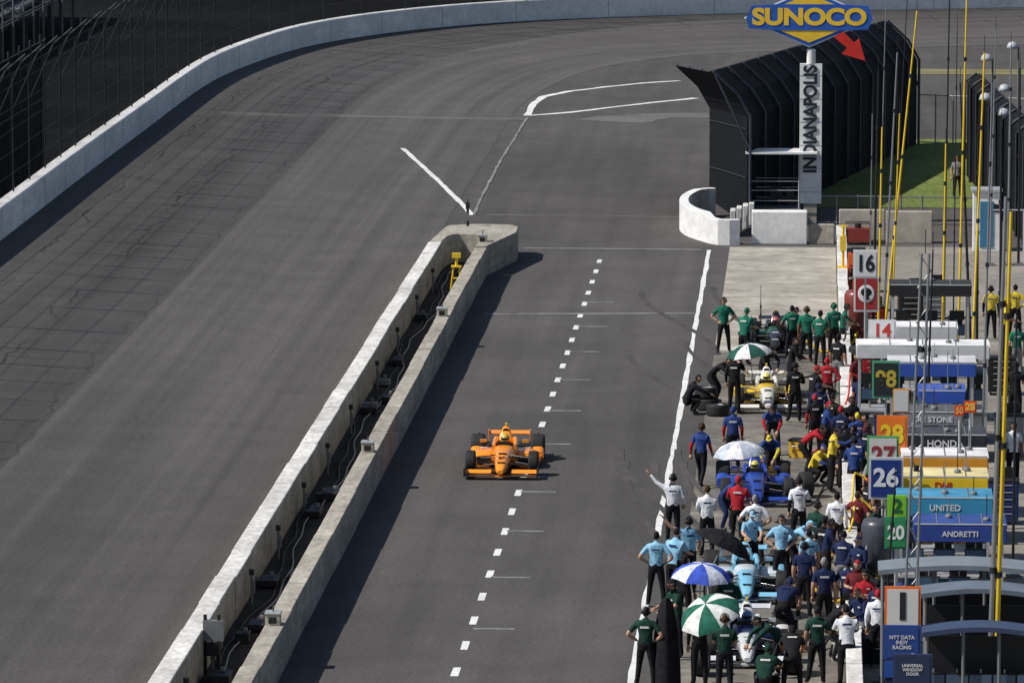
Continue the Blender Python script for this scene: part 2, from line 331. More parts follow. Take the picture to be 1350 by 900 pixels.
# fittings in the channel
b=MB(); pts=[(-12.95+.16*math.sin(y*.33)+.05*math.sin(y*1.3),y,.05) for y in range(90,208)]
b.tube(pts,.02,mat((0.3,0.3,0.29),.6,name="cable_sheath"),5)
b.tube([(p[0]-.2+.06*math.sin(p[1]*.7),p[1],.04) for p in pts],.022,M_blk,5); b.build("cable")
for u,v in [(575,415),(478,593),(350,820),(604,318)]:
    p=G(u,v,1.05); b=MB(); b.box((0,0,.15),(.32,.4,.26),mat((0.5,0.46,0.34),.6,name="box_cream")); b.box((0,0,.3),(.36,.44,.04),M_alu); b.tube([(0,0,.3),(0,.1,.45)],.02,M_blk,6); b.box((0,-.21,.15),(.18,.03,.14),M_blk)
    b.build("junction_box",(-12.0,p.y,.98),bevel=.015)
for y in [122,126,129,136,143,150,158,166,174,183,192,201]:
    b=MB(); b.tube([(0,0,0),(0,0,.75)],.03,M_grey,6); b.box((0,0,.8),(.12,.1,.14),M_blk); b.box((.02,0,.45),(.1,.14,.3),M_grey); b.build("channel_post",(-13.3,y+R.uniform(-1,1),0))
for i in range(22):
    y=R.uniform(95,206); b=MB(); b.box((0,0,.12),(R.uniform(.2,.5),R.uniform(.3,1.2),R.uniform(.15,.25)),R.choice([M_grey,M_blk,M_blk])); b.box((.05,.1,.28),(.1,.1,.1),M_grey); b.build("cable_cover",(R.uniform(-13.2,-12.5),y,0),bevel=.02)
b=MB() # signal box near camera
for dx in (-.18,.12): b.tube([(dx,0,0),(dx,0,1.35)],.04,M_blk,6)
b.box((0,0,1.0),(.45,.2,.45),M_grey); b.box((0,-.1,.6),(.3,.06,.3),M_blk); b.build("signal_box",(-13.25,G(262,900,0).y+1,0))
p=G(601,386,0.0); b=MB() # yellow stand
for a in (-.17,.17):
    for c in (-.17,.17): b.tube([(a*1.2,c*1.2,0),(a*.6,c*.6,.9)],.025,M_yel,6)
b.box((0,0,.92),(.36,.36,.05),M_yel); b.box((0,0,.5),(.24,.24,.05),M_yel); b.tube([(0,0,.9),(0,0,1.2)],.05,M_yel,8); b.box((0,0,1.3),(.3,.22,.16),M_yel); b.build("camera_stand",(-12.5,p.y,0))
b=MB(); b.tube([(0,0,0),(0,0,.7)],.05,M_blk,8); b.box((0,0,.75),(.14,.2,.22),M_blk); b.box((.0,0,.35),(.1,.1,.3),M_grey); b.tube([(0,0,.85),(0,0,1.0)],.02,M_blk,6); b.build("trackside_camera",(-12.85,213.0,1.05))
# ---------------------------------------------------------------- pit side ground
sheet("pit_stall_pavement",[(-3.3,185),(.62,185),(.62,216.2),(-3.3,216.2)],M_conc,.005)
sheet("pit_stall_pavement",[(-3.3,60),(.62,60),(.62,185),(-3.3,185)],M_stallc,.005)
M_conc2=surf("apron_concrete",[((.3,.25,1),6,.75,1.15,.6),((3,2,3),5,.8,1.1,.3)],(0.26,0.24,0.21))
sheet("pavement",[(1.05,60),(14,60),(14,216.5),(1.05,216.5)],M_conc2,.005)
sheet("grass_verge",[(-.6,231),(7.5,231),(7.5,262),(3.8,262),(-.6,232.5)],M_grass,.02)
sheet("grass_verge",[(3,300),(40,300),(40,303.5),(3,303.5)],surf("dry_grass",[((.3,.3,1),5,.7,1.2,.5)],(0.20,0.19,0.09)),.02)
b=MB()
for i in range(40): # expansion joints in pit stalls
    y=60+i*4.0; b.box((-1.35,y,.007),(3.8,.04,.004),M_grey)
b.build("expansion_joints",recalc=False)
b=MB(); longwall(b,.66,.98,60,216,.82,M_concw,M_wtop,4); b.build("pit_wall",bevel=.02)
# ---------------------------------------------------------------- fence by pylon
A=G(985,298).xy; Bf=G(1208,190).xy; C=G(935,262).xy
def seg(a,c,n): return [a.lerp(c,i/n) for i in range(n+1)]
path=seg(C,A,3)[:-1]+seg(A,Bf,13)
nn=[Vector((-.93,-.2)).normalized()]*len(path)
zz=[-.55,-.36,-.18]+[-.45*i/13 for i in range(14)]
catch_fence("catch_fence",path,nn,zz,4.2,1.45,1.75,M_mesh2,mat((0.05,0.058,0.075),.5,name="fence_frame"),1,rpost=.06,cables=3,brace=3,rc=.012)
# white curved wall
wp=[(938,284),(915,286),(899,294),(896,303),(905,311),(925,318),(946,323),(975,323)]
P=catmull([G(u,v).xy for u,v in wp],.4); b=MB(); rr=[]
for i,p in enumerate(P):
    d=(P[min(i+1,len(P)-1)]-P[max(i-1,0)]).normalized(); n_=Vector((d.y,-d.x))*-1
    hh=1.1 if i<len(P)*.8 else .95
    rr.append([(p.x,p.y,-.05),(p.x,p.y,hh),(p.x+n_.x*.35,p.y+n_.y*.35,hh),(p.x+n_.x*.35,p.y+n_.y*.35,-.05)])
b.loft(rr,M_white,True,False); q=G(960,318); 
for k in range(4): b.box((q.x+.15+k*.22,q.y+2+k*1.2,.5),(.2,1.1,1.0-.05*k),M_wtop)
b.build("pit_entry_wall",bevel=.02)
def block(name,u0,u1,vt,vb,depth,m,sl=0):
    a=G(u0,vb);c=G(u1,vb); h=onY(u0,vt,a.y).z; b=MB(); wd=c.x-a.x
    x0=-wd/2;x1=wd/2
    b.add([(x0,0,0),(x1,0,0),(x1,depth,0),(x0,depth,0),(x0,sl,0+h),(x1,sl,h),(x1,depth-sl,h),(x0,depth-sl,h)],[(0,1,5,4),(1,2,6,5),(2,3,7,6),(3,0,4,7),(4,5,6,7),(3,2,1,0)],m)
    return b.build(name,((a.x+c.x)/2,a.y,0),bevel=.03)
block("concrete_block",991,1064,279,322,.8,M_white)
block("concrete_barrier",1106,1166,277,320,.6,M_conc,.12); block("concrete_barrier",1168,1229,279,321,.6,M_conc,.12)
block("concrete_barrier",1066,1100,296,322,.5,M_concw,.1)
# observation stand with canopy
p=G(1030,292); b=MB(); X=1.25
for sx in (-X,X*.55):
    for sy in (-.5,.8): b.tube([(sx,sy,0),(sx,sy,2.75)],.035,M_alu,6)
for z in (.95,1.35,1.7): 
    b.tube([(-X,-.5,z),(X*.55,-.5,z)],.02,M_alu,5); b.tube([(-X,.8,z),(X*.55,.8,z)],.02,M_alu,5)
b.box((-.3,.15,.6),(2.1,1.5,.08),M_grey); b.box((0,.15,2.8),(2.75,1.9,.07),M_wp); b.box((-.2,.1,1.2),(.5,.4,.5),M_blk); b.box((.35,.0,1.1),(.3,.4,.6),M_blk)
b.build("observation_stand",(p.x+.0,p.y-1,0))
# pylon
p=G(1068,296); b=MB(); z0=onY(1068,268,p.y).z; z1=onY(1068,84,p.y).z; wd=30/35.3
b.box((0,0,z0/2),(.5,.3,z0),M_concw); b.box((0,0,(z0+z1)/2),(wd,.26,z1-z0),M_wp); b.tube([(0,0,z1),(0,0,z1+.55)],.17,M_wp,12)
for k in range(6): b.box((0,-.135,z0+(z1-z0)*(k+.5)/6),(wd+.01,.012,.012),M_grey)
py=b.build("sign_pylon",(p.x,p.y,0),bevel=.015)
tx=mat((0.015,0.02,0.03),.5,name="lettering_black")
t=text(py,"INDIANAPOLIS",.62,tx,(0,-.16,(onY(1068,92,p.y).z+onY(1068,222,p.y).z)/2),bold=.035); t.rotation_euler=(Matrix.Rotation(math.pi/2,4,'X')@Matrix.Rotation(math.pi/2,4,'Z')).to_euler(); t.scale=(1,1.12,1)
M_sb=mat((0.025,0.11,0.46),.35,name="sign_blue"); M_sy=mat((0.85,0.55,0.04),.4,name="sign_yellow"); M_sr=mat((0.6,0.03,0.02),.4,name="sign_red")
c=onY(1067,24,p.y); b=MB()
def dia(hw,hh,k=.0): return [(-hw,0),(-hw*.45,hh*.56-k),(0,hh),(hw*.45,hh*.56-k),(hw,0),(hw*.45,-hh*.56+k),(0,-hh),(-hw*.45,-hh*.56+k)]
b.prism(dia(2.5,1.12),0,.2,M_wp); b.prism(dia(2.44,1.07),-.02,.02,M_sb); b.prism(dia(2.2,.93),-.04,-.015,M_sy)
b.prism([(-2.3,-.4),(-2.42,.0),(-2.2,.48),(-1.2,.54),(1.2,.54),(2.25,.48),(2.42,.0),(2.25,-.42),(1.2,-.46),(-1.2,-.46)],-.06,-.035,M_sb)
b.prism([(.95,-.72),(1.45,-1.12),(1.25,-1.35),(2.15,-1.62),(1.9,-.75),(1.72,-.92),(1.3,-.5)],-.08,-.05,M_sr)
sg=b.build("fuel_brand_sign",(c.x,c.y-.2,c.z)); text(sg,"SUNOCO",.86,M_sy,(0,-.075,.03),bold=.045,sx=1.18)
# chain link fence and dark side fence
def link_fence(name,a,c,h,n,m):
    b=MB(); b.poly([(a.x,a.y,.05),(c.x,c.y,.05),(c.x,c.y,h),(a.x,a.y,h)],m)
    for i in range(n+1):
        q=a.lerp(c,i/n); b.tube([(q.x,q.y,0),(q.x,q.y,h+.05)],.035,M_steel,6)
    for z in (h,.1): b.tube([(a.x,a.y,z),(c.x,c.y,z)],.025,M_steel,5)
    b.build(name,recalc=False)
link_fence("chain_link_fence",G(1075,296).xy,G(1300,298).xy,1.1,8,M_link)
link_fence("chain_link_fence",G(1210,190).xy,G(1350,196).xy,2.2,6,M_link)
a=G(1274,232).xy; c=G(1362,335).xy; path=seg(a,c,10); nd=(c-a).normalized(); nn=[Vector((-nd.y*-1,-nd.x))*-1]*11
catch_fence("catch_fence",path,nn,0,3.9,.5,.4,M_mesh2,M_post,1,rpost=.06)
# ---------------------------------------------------------------- cars
def ring(y,hw,zb,zt,p=2.8,n=20,cx=0):
    cz=(zb+zt)/2;hh=(zt-zb)/2;o=[]
    for k in range(n):
        t=2*math.pi*k/n; c_,s_=math.cos(t),math.sin(t)
        o.append((cx+hw*math.copysign(abs(c_)**(2/p),c_),y,cz+hh*math.copysign(abs(s_)**(2/p),s_)))
    return o
def race_car(loc,A,B,Cc,helm,num=None,rz=0,sc=1.0,driver=True):
    b=MB()
    A=mat(A,.3,name="car_paint",coat=.7,var=.05);B=mat(B,.3,name="car_paint",coat=.7,var=.05);Cc=mat(Cc,.3,name="car_paint",coat=.7,var=.05)
    b.loft([ring(-.98,.07,.16,.26),ring(-.85,.12,.14,.32),ring(-.5,.16,.15,.42),ring(0,.2,.12,.53),ring(.5,.25,.08,.6)],A)
    b.loft([ring(.5,.252,.08,.602),ring(.9,.29,.07,.655),ring(1.02,.31,.07,.66)],B,False)
    b.loft([ring(1.02,.31,.07,.56),ring(1.75,.34,.07,.56)],A)
    for s in (-1,1):   # cockpit sides
        b.loft([ring(1.0,.05,.45,.67,cx=s*.27,n=10),ring(1.35,.06,.45,.69,cx=s*.29,n=10),ring(1.8,.08,.45,.78,cx=s*.25,n=10)],A)
    b.box((0,1.38,.57),(.44,.74,.012),M_blk)
    b.box((0,.99,.7),(.36,.03,.09),M_blk)   # windscreen rim
    # airbox + engine cover
    b.loft([ring(1.72,.2,.4,.72),ring(1.8,.2,.4,.86),ring(1.92,.13,.42,1.03),ring(2.15,.125,.4,1.02),ring(2.5,.14,.3,.86),ring(2.9,.12,.25,.66),ring(3.35,.06,.25,.45)],A)
    b.loft([ring(1.84,.085,.84,.97,n=12),ring(1.915,.085,.86,.99,n=12)],M_blk)
    b.box((0,2.0,1.07),(.05,.16,.07),M_sy)
    b.box((0,2.75,.72),(.015,.8,.12),B)
    # sponsor panels on the nose
    for y,z,h in ((.12,.545,.16),(-.55,.402,.12)):
        b.box((0,y,z+.012),(.2,h,.012),M_blk if sum(helm)>.9 else M_wp,None)
    # sidepods
    for s in (-1,1):
        b.loft([ring(1.12,.24,.06,.36,3.5,cx=s*.55),ring(1.2,.29,.05,.42,3.5,cx=s*.57),ring(1.6,.31,.05,.46,3.5,cx=s*.58),ring(2.1,.28,.05,.44,3.2,cx=s*.52),ring(2.6,.2,.05,.34,3,cx=s*.4),ring(3.0,.1,.06,.26,3,cx=s*.3)],B)
        b.loft([ring(1.105,.2,.12,.32,3.5,cx=s*.55,n=12),ring(1.13,.2,.12,.32,3.5,cx=s*.55,n=12)],M_blk)
        b.loft([ring(2.35,.16,.04,.30,3.5,cx=s*.82,n=12),ring(2.62,.17,.04,.40,3.5,cx=s*.82,n=12)],Cc)
        b.box((s*.9,1.75,.12),(.03,1.2,.14),A)
        # mirrors
        b.tube([(s*.3,1.1,.6),(s*.52,1.08,.74)],.012,M_blk,5); b.box((s*.56,1.08,.76),(.17,.07,.08),A)
        # wheels
        b.wheel((s*.83,0,.325),.325,.26,M_tyre,M_carb); b.wheel((s*.80,3.0,.34),.34,.37,M_tyre,M_carb)
        for (y0,y1,z) in ((-.28,0,.3),(.35,0,.3),(-.2,0,.47),(.3,0,.47),):
            b.tube([(s*.18,y0,z+.02),(s*.72,y1,z-.02)],[.02,.014],M_carb,6)
        for (y0,z) in ((2.6,.25),(3.15,.25),(2.7,.42),(3.1,.45)): b.tube([(s*.12,y0,z),(s*.66,3.0,z)],.016,M_carb,6)
        # rear wheel guard
        b.loft([ring(3.38,.17,.18,.5,4,cx=s*.8,n=12),ring(3.62,.17,.22,.58,4,cx=s*.8,n=12)],M_carb); b.tube([(s*.1,3.3,.3),(s*.8,3.45,.3)],.03,M_carb,6)
        b.box((s*.8,3.5,.6),(.03,.2,.12),M_carb)
        # front wing
        b.box((s*.96,-.62,.17),(.025,.55,.24),M_carb); b.box((s*.55,-.80,.10),(.80,.30,.022),M_carb)
        M=Matrix.Translation((s*.60,-.56,.17))@Matrix.Rotation(math.radians(24),4,'X'); b.box((0,0,0),(.68,.18,.015),A,M)
        b.box((s*.16,-.72,.15),(.02,.2,.12),M_carb)
        # rear wing
        b.box((s*.56,3.72,.56),(.02,.36,.26),Cc)
    M=Matrix.Translation((0,3.74,.62))@Matrix.Rotation(math.radians(12),4,'X'); b.box((0,0,0),(1.12,.28,.025),A,M); b.box((0,3.6,.5),(.05,.2,.3),M_carb)
    b.box((0,-.80,.095),(.5,.30,.02),A)
    b.box((0,2.05,.045),(1.75,2.3,.03),M_carb); b.box((0,.6,.045),(.8,1.0,.03),M_carb)
    b.loft([ring(3.2,.22,.12,.42,4),ring(3.55,.18,.2,.42,4)],M_carb)
    if driver:
        b.sphere((0,1.52,.76),(.125,.145,.135),mat(helm,.25,coat=.8,name="helmet")); b.loft([ring(1.372,.085,.735,.79,n=12),ring(1.45,.118,.73,.80,n=12)],M_blk)
        b.sphere((0,1.6,.57),(.22,.16,.1),M_blk)
    ob=b.build("race_car",loc,rz,sc)
    if num:
        t=text(ob,num,.2,M_blk,(0,-.28,.497),(math.radians(14),0,0),bold=.03,name="race_number")
        for s in(-1,1): text(ob,num,.22,M_wp,(s*.58,1.8,.475),(0,0,0),bold=.03,name="race_number")
    return ob
OR=(0.95,0.31,0.018)
p=G(662,626); race_car((p.x,p.y,.006),OR,OR,OR,(0.5,0.4,0.05),"29",0,1.03)
def park(u,v,*a,**k):
    p=G(u,v); race_car((p.x,p.y,.012),*a,**k)
park(1012,540,(0.75,0.72,0.65),(0.75,0.50,0.02),(0.75,0.5,0.02),(0.7,0.6,0.1),None,rz=.03)
park(998,662,(0.02,0.05,0.30),(0.02,0.06,0.34),(0.03,0.08,0.4),(0.6,0.5,0.1),None,rz=.05)
park(984,788,(0.22,0.52,0.72),(0.62,0.68,0.72),(0.2,0.5,0.7),(0.7,0.7,0.7),None,rz=.03)
park(985,872,(0.62,0.64,0.66),(0.02,0.05,0.2),(0.6,0.6,0.6),(0.1,0.2,0.5),"2",rz=.02)
park(1022,462,(0.02,0.02,0.022),(0.02,0.10,0.05),(0.5,0.1,0.02),(0.5,0.1,0.1),None,rz=.0)
# ---------------------------------------------------------------- people
SH,PA,SK,SO,CA,SL,DK,AC,PT=range(9)   # shirt pants skin shoes cap sleeve dark lips print
def hand(b,w,d,curl=.5):
    d=d.normalized(); s=d.cross(Vector((0,0,1))); 
    if s.length<.2: s=d.cross(Vector((0,1,0)))
    s.normalize(); n=s.cross(d)
    pr=[]
    for t,hw,ht in ((0,.022,.018),(.03,.034,.018),(.085,.040,.016),(.10,.036,.014)):
        c=w+d*t; pr.append([c+s*hw+n*ht,c-s*hw+n*ht,c-s*hw-n*ht,c+s*hw-n*ht])
    b.loft(pr,SK,True,True)
    for k,l in enumerate((.068,.078,.073,.058)):
        o=w+d*.095+s*(.03-.02*k); m_=o+d*l*.5-n*.01; e_=m_+(d-n*curl*1.4).normalized()*l*.5
        b.tube([o,m_,e_],[.010,.009,.007],SK,6)
    o=w+d*.03+s*.036; b.tube([o,o+(d+s*.7).normalized()*.04,o+(d+s*.3).normalized()*.07-n*.02],[.012,.011,.009],SK,6)
def head(b,M,cap,headset):
    nu,nv=18,12; rings=[];vs=[]
    for i in range(nv+1):
        t=-math.pi/2+math.pi*i/nv; ct=max(math.cos(t),.03); z=.118*math.sin(t); r=[]
        for k in range(nu):
            a=2*math.pi*k/nu; x=.077*ct*math.cos(a); y=.097*ct*math.sin(a)
            if z<0: x*=1+z*2.2; y=y*(1+z*1.3)-.012*(-z/.118)
            r.append((x,y,z))
        rings.append(r)
    sk=[];hr=[];allv=[q for r in rings for q in r]
    for i in range(nv):
        for k in range(nu):
            f=(i*nu+k,i*nu+(k+1)%nu,(i+1)*nu+(k+1)%nu,(i+1)*nu+k); c=sum((Vector(allv[j]) for j in f),Vector())/4
            (hr if (c.z>.045 or (c.y>.02 and c.z>-.045)) else sk).append(f)
    b.add(allv,sk,SK,True,M); b.add([Vector(q)*1.05 if cap else Vector(q)*1.03 for q in allv],hr,CA,True,M)
    b.add([(-.012,-.09,-.03),(.012,-.09,-.03),(0,-.122,-.028),(0,-.094,.015)],[(0,1,2),(0,2,3),(1,3,2)],SK,True,M)
    for s in (-1,1):
        b.sphere((s*.031,-.086,.006),(.013,.008,.007),DK,8,5,M); b.sphere((s*.078,.005,-.005),(.012,.02,.03),SK,8,5,M)
        b.box((s*.031,-.090,.024),(.028,.008,.005),DK,M)
        if headset: b.sphere((s*.088,.005,.0),(.024,.036,.042),DK,10,6,M)
    b.box((0,-.092,-.055),(.045,.008,.007),AC,M)
    if headset: b.tube([(.095*math.cos(a),.005,.02+.118*math.sin(a)) for a in [math.pi*k/8 for k in range(9)]],.011,DK,6,M)
    if cap:
        rg=[[(.078*math.cos(a)*q,-.055-.12*math.sin(a)*q,.052-.012*q) for a in [math.pi*k/8 for k in range(9)]] for q in (.5,1.0)]
        b.loft(rg,CA,False,True,False,M); b.loft([[ (x,y,z-.008) for x,y,z in r] for r in rg],CA,False,True,False,M)
BASE={'pel':(0,0,.96),'sp':(0,.0,1.13),'ch':(0,.01,1.36),'nb':(0,.015,1.50),'nk':(0,0,1.575),'hd':(0,-.015,1.675)}
for s,nm in ((1,'L'),(-1,'R')):
    BASE.update({'sh'+nm:(s*.185,.01,1.435),'el'+nm:(s*.245,.045,1.15),'wr'+nm:(s*.25,-.03,.90),'hp'+nm:(s*.095,0,.90),'kn'+nm:(s*.12,-.02,.50),'an'+nm:(s*.135,.03,.09),'to'+nm:(s*.16,-.15,.045)})
EDG=[('pel','sp'),('sp','ch'),('ch','nb'),('nb','nk')]+[(a+s,c+s) for s in 'LR' for a,c in (('sh','el'),('el','wr'),('hp','kn'),('kn','an'),('an','to'))]+[('ch','shL'),('ch','shR'),('pel','hpL'),('pel','hpR')]
RAD={'pel':(.165,.13),'sp':(.15,.115),'ch':(.175,.13),'nb':(.085,.085),'nk':(.06,.06),'sh':(.085,.08),'el':(.055,.055),'wr':(.034,.036),'hp':(.115,.115),'kn':(.075,.075),'an':(.055,.055),'to':(.05,.045)}
def mk(ov,lean=0,drop=None,hx=0):
    J={k:Vector(v) for k,v in BASE.items()}
    if drop: 
        dv=Vector(drop)
        for k in J:
            if k[:2] not in ('kn','an','to'): J[k]+=dv
    pv=J['pel'].copy(); Rm=Matrix.Rotation(math.radians(lean),3,'X')
    for k in ('sp','ch','nb','nk','hd','shL','shR','elL','elR','wrL','wrR'): J[k]=pv+Rm@(J[k]-pv)
    for k,v in ov.items():
        if k.endswith('*'):
            J[k[:-1]+'L']=Vector(v); J[k[:-1]+'R']=Vector((-v[0],v[1],v[2]))
        else: J[k]=Vector(v)
    return J,math.radians(lean*.55+hx),math.radians(lean)
POSES={
 'stand':mk({}),
 'stand2':mk({'knL':(.14,-.05,.5),'anL':(.2,.0,.09),'toL':(.25,-.17,.045),'elR':(-.27,0,1.17),'wrR':(-.16,-.22,1.2)},2,hx=10),
 'hips':mk({'el*':(.40,.09,1.18),'wr*':(.20,-.03,1.03),'an*':(.19,.03,.09),'to*':(.23,-.15,.045),'kn*':(.15,-.02,.5)}),
 'fold':mk({'el*':(.25,-.07,1.17),'wrL':(-.04,-.21,1.22),'wrR':(.04,-.19,1.17)},0,hx=4),
 'reach':mk({'el*':(.25,-.19,1.20),'wr*':(.17,-.43,1.14)},10,hx=14),
 'armup':mk({'elL':(.42,-.03,1.56),'wrL':(.60,-.06,1.78),'elR':(-.30,.04,1.17),'wrR':(-.27,-.14,.98)}),
 'umb':mk({'elR':(-.27,-.16,1.27),'wrR':(-.13,-.28,1.42)}),
 'walk':mk({'knL':(.11,-.18,.53),'anL':(.12,-.22,.10),'toL':(.13,-.4,.07),'knR':(-.11,.06,.5),'anR':(-.12,.30,.14),'toR':(-.13,.16,.05),'elL':(.25,.14,1.17),'wrL':(.26,.12,.92),'elR':(-.25,-.05,1.16),'wrR':(-.25,-.2,.95)},4),
 'bend':mk({'kn*':(.16,-.10,.48),'an*':(.19,.03,.09),'to*':(.22,-.15,.045),'el*':(.25,-.50,.98),'wr*':(.15,-.62,.76)},52,(0,.14,-.08)),
 'crouch':mk({'hp*':(.11,.2,.38),'knL':(.24,-.26,.50),'knR':(-.2,-.2,.42),'an*':(.18,.03,.09),'to*':(.22,-.16,.045),'el*':(.26,-.32,.66),'wr*':(.13,-.52,.58)},32,(0,.22,-.53),hx=-8),
 'point':mk({'elL':(.28,-.2,1.32),'wrL':(.3,-.46,1.38),'elR':(-.33,.08,1.2),'wrR':(-.22,-.05,1.03)},3),
}
PM={}
def person_mesh(pose,cap,hs):
    k=(pose,cap,hs)
    if k in PM: return PM[k]
    J,ht,ln=POSES[pose]; names=[n for n in J if n!='hd']; idx={n:i for i,n in enumerate(names)}
    me=bpy.data.meshes.new("tmp"); me.from_pydata([J[n] for n in names],[(idx[a],idx[c]) for a,c in EDG],[])
    ob=bpy.data.objects.new("tmp",me); scene.collection.objects.link(ob)
    ob.modifiers.new("skin",'SKIN'); ss=ob.modifiers.new("sub",'SUBSURF'); ss.levels=1; ss.render_levels=1
    sv=me.skin_vertices[0].data
    for n in names:
        r=RAD.get(n) or RAD[n[:2]]; sv[idx[n]].radius=r; sv[idx[n]].use_root=(n=='pel')
    dg=bpy.context.evaluated_depsgraph_get(); dg.update(); em=bpy.data.meshes.new_from_object(ob.evaluated_get(dg))
    bpy.data.objects.remove(ob)
    b=MB(); b.mats=[None]*9
    segs=[(J[a],J[c],a,c) for a,c in EDG]; V=[v.co.copy() for v in em.vertices]
    groups={i:[] for i in range(9)}
    for pl in em.polygons:
        c=pl.center; best=None
        for a,q,na,nq in segs:
            d=q-a; t=max(0,min(1,(c-a).dot(d)/d.length_squared)); dist=(c-(a+d*t)).length
            rr=(RAD.get(na) or RAD[na[:2]])[0]; dist-=rr*.5
            if best is None or dist<best[0]: best=(dist,na,nq,t)
        _,na,nq,t=best; k2=na[:2]
        if k2=='kn': l=PA if t<.93 else SO
        elif k2=='hp' : l=PA
        elif k2=='pe': l=PA if (nq[:2]=='hp' or c.z<J['pel'].z+.03) else SH
        elif k2=='an': l=SO
        elif k2=='sh': l=SH if t<.75 else SL
        elif k2=='el': l=SL if t<.9 else SK
        elif k2=='nb': l=SK if t>.35 else SH
        else: l=SH
        groups[l].append(tuple(pl.vertices))
    o=len(b.v); b.v+=V
    for l,fs in groups.items():
        for f in fs: b.f.append(list(f)); b.m.append(l); b.sm.append(True)
    head(b,Matrix.Translation(J['hd'])@Matrix.Rotation(ht,4,'X'),cap,hs)
    for s in 'LR': hand(b,J['wr'+s],(J['wr'+s]-J['el'+s]),.6)
    # printed panel across the back and badge on the chest, radio on the belt
    MT=Matrix.Translation(J['pel'])@Matrix.Rotation(ln,4,'X')@Matrix.Translation(-Vector(BASE['pel']))
    pr=[[(x,.112-.25*x*x,z) for x in (-.1,-.05,0,.05,.1)] for z in (1.385,1.34)]
    b.loft([[(x,y+.016,z) for x,y,z in r] for r in pr],PT,False,True,False,MT)
    b.loft([[(x,-(y)-.0,z) for x,y,z in r[:2]] for r in [[(x,.118,z) for x in (.04,.11)] for z in (1.38,1.34)]],PT,False,True,False,MT)
    b.box((.15,.05,.98),(.05,.05,.12),DK,MT)
    b.mats=[M_blk]*9; me=bpy.data.meshes.new("person_"+pose); me.from_pydata([tuple(p) for p in b.v],[],b.f)
    for i in range(9): me.materials.append(M_blk)
    me.polygons.foreach_set('material_index',b.m); me.polygons.foreach_set('use_smooth',[True]*len(b.m)); me.update()
    bpy.data.meshes.remove(em); PM[k]=me; return me
def cloth(c): return mat(c,.85,var=.35,scale=6,name="cloth",spec=.15,bump=1.0)
def person(x,y,pose,face,shirt,pants,cap,sleeve=None,z=0.01,sc=None,hs=None,hascap=None):
    hs=R.random()<.55 if hs is None else hs; hascap=R.random()<.7 if hascap is None else hascap
    me=person_mesh(pose,hascap,hs); ob=bpy.data.objects.new("person",me); scene.collection.objects.link(ob)
    ob.location=(x,y,z); ob.rotation_euler=(0,0,math.radians(face)); s=sc or R.uniform(.95,1.02); ob.scale=(s*R.uniform(.97,1.06),s*R.uniform(.97,1.1),s)
    sk=R.choice([M_skin[0]]*4+[M_skin[1]]*2+[M_skin[2]])
    pc=(0.03,0.05,0.12) if sum(shirt)>1 else (0.6,0.6,0.58)
    ms=[cloth(shirt),cloth(pants),sk,M_blk,cloth(cap),(cloth(sleeve) if sleeve else sk),M_blk,mat((0.25,0.08,0.06),.6,name="lips"),cloth(pc) if R.random()<.75 else cloth(shirt)]
    for i,m in enumerate(ms): ob.material_slots[i].link='OBJECT'; ob.material_slots[i].material=m
    return ob
GR=(0.015,0.14,0.09);BK=(0.014,0.014,0.017);NV=(0.015,0.024,0.075);WH=(0.72,0.74,0.78);LB=(0.25,0.50,0.70);RD=(0.38,0.02,0.03);DR=(0.14,0.02,0.025);YE=(0.65,0.5,0.05);RB=(0.025,0.055,0.20);DG=(0.012,0.045,0.033);HR=(0.06,0.035,0.02);GY=(0.22,0.22,0.23)
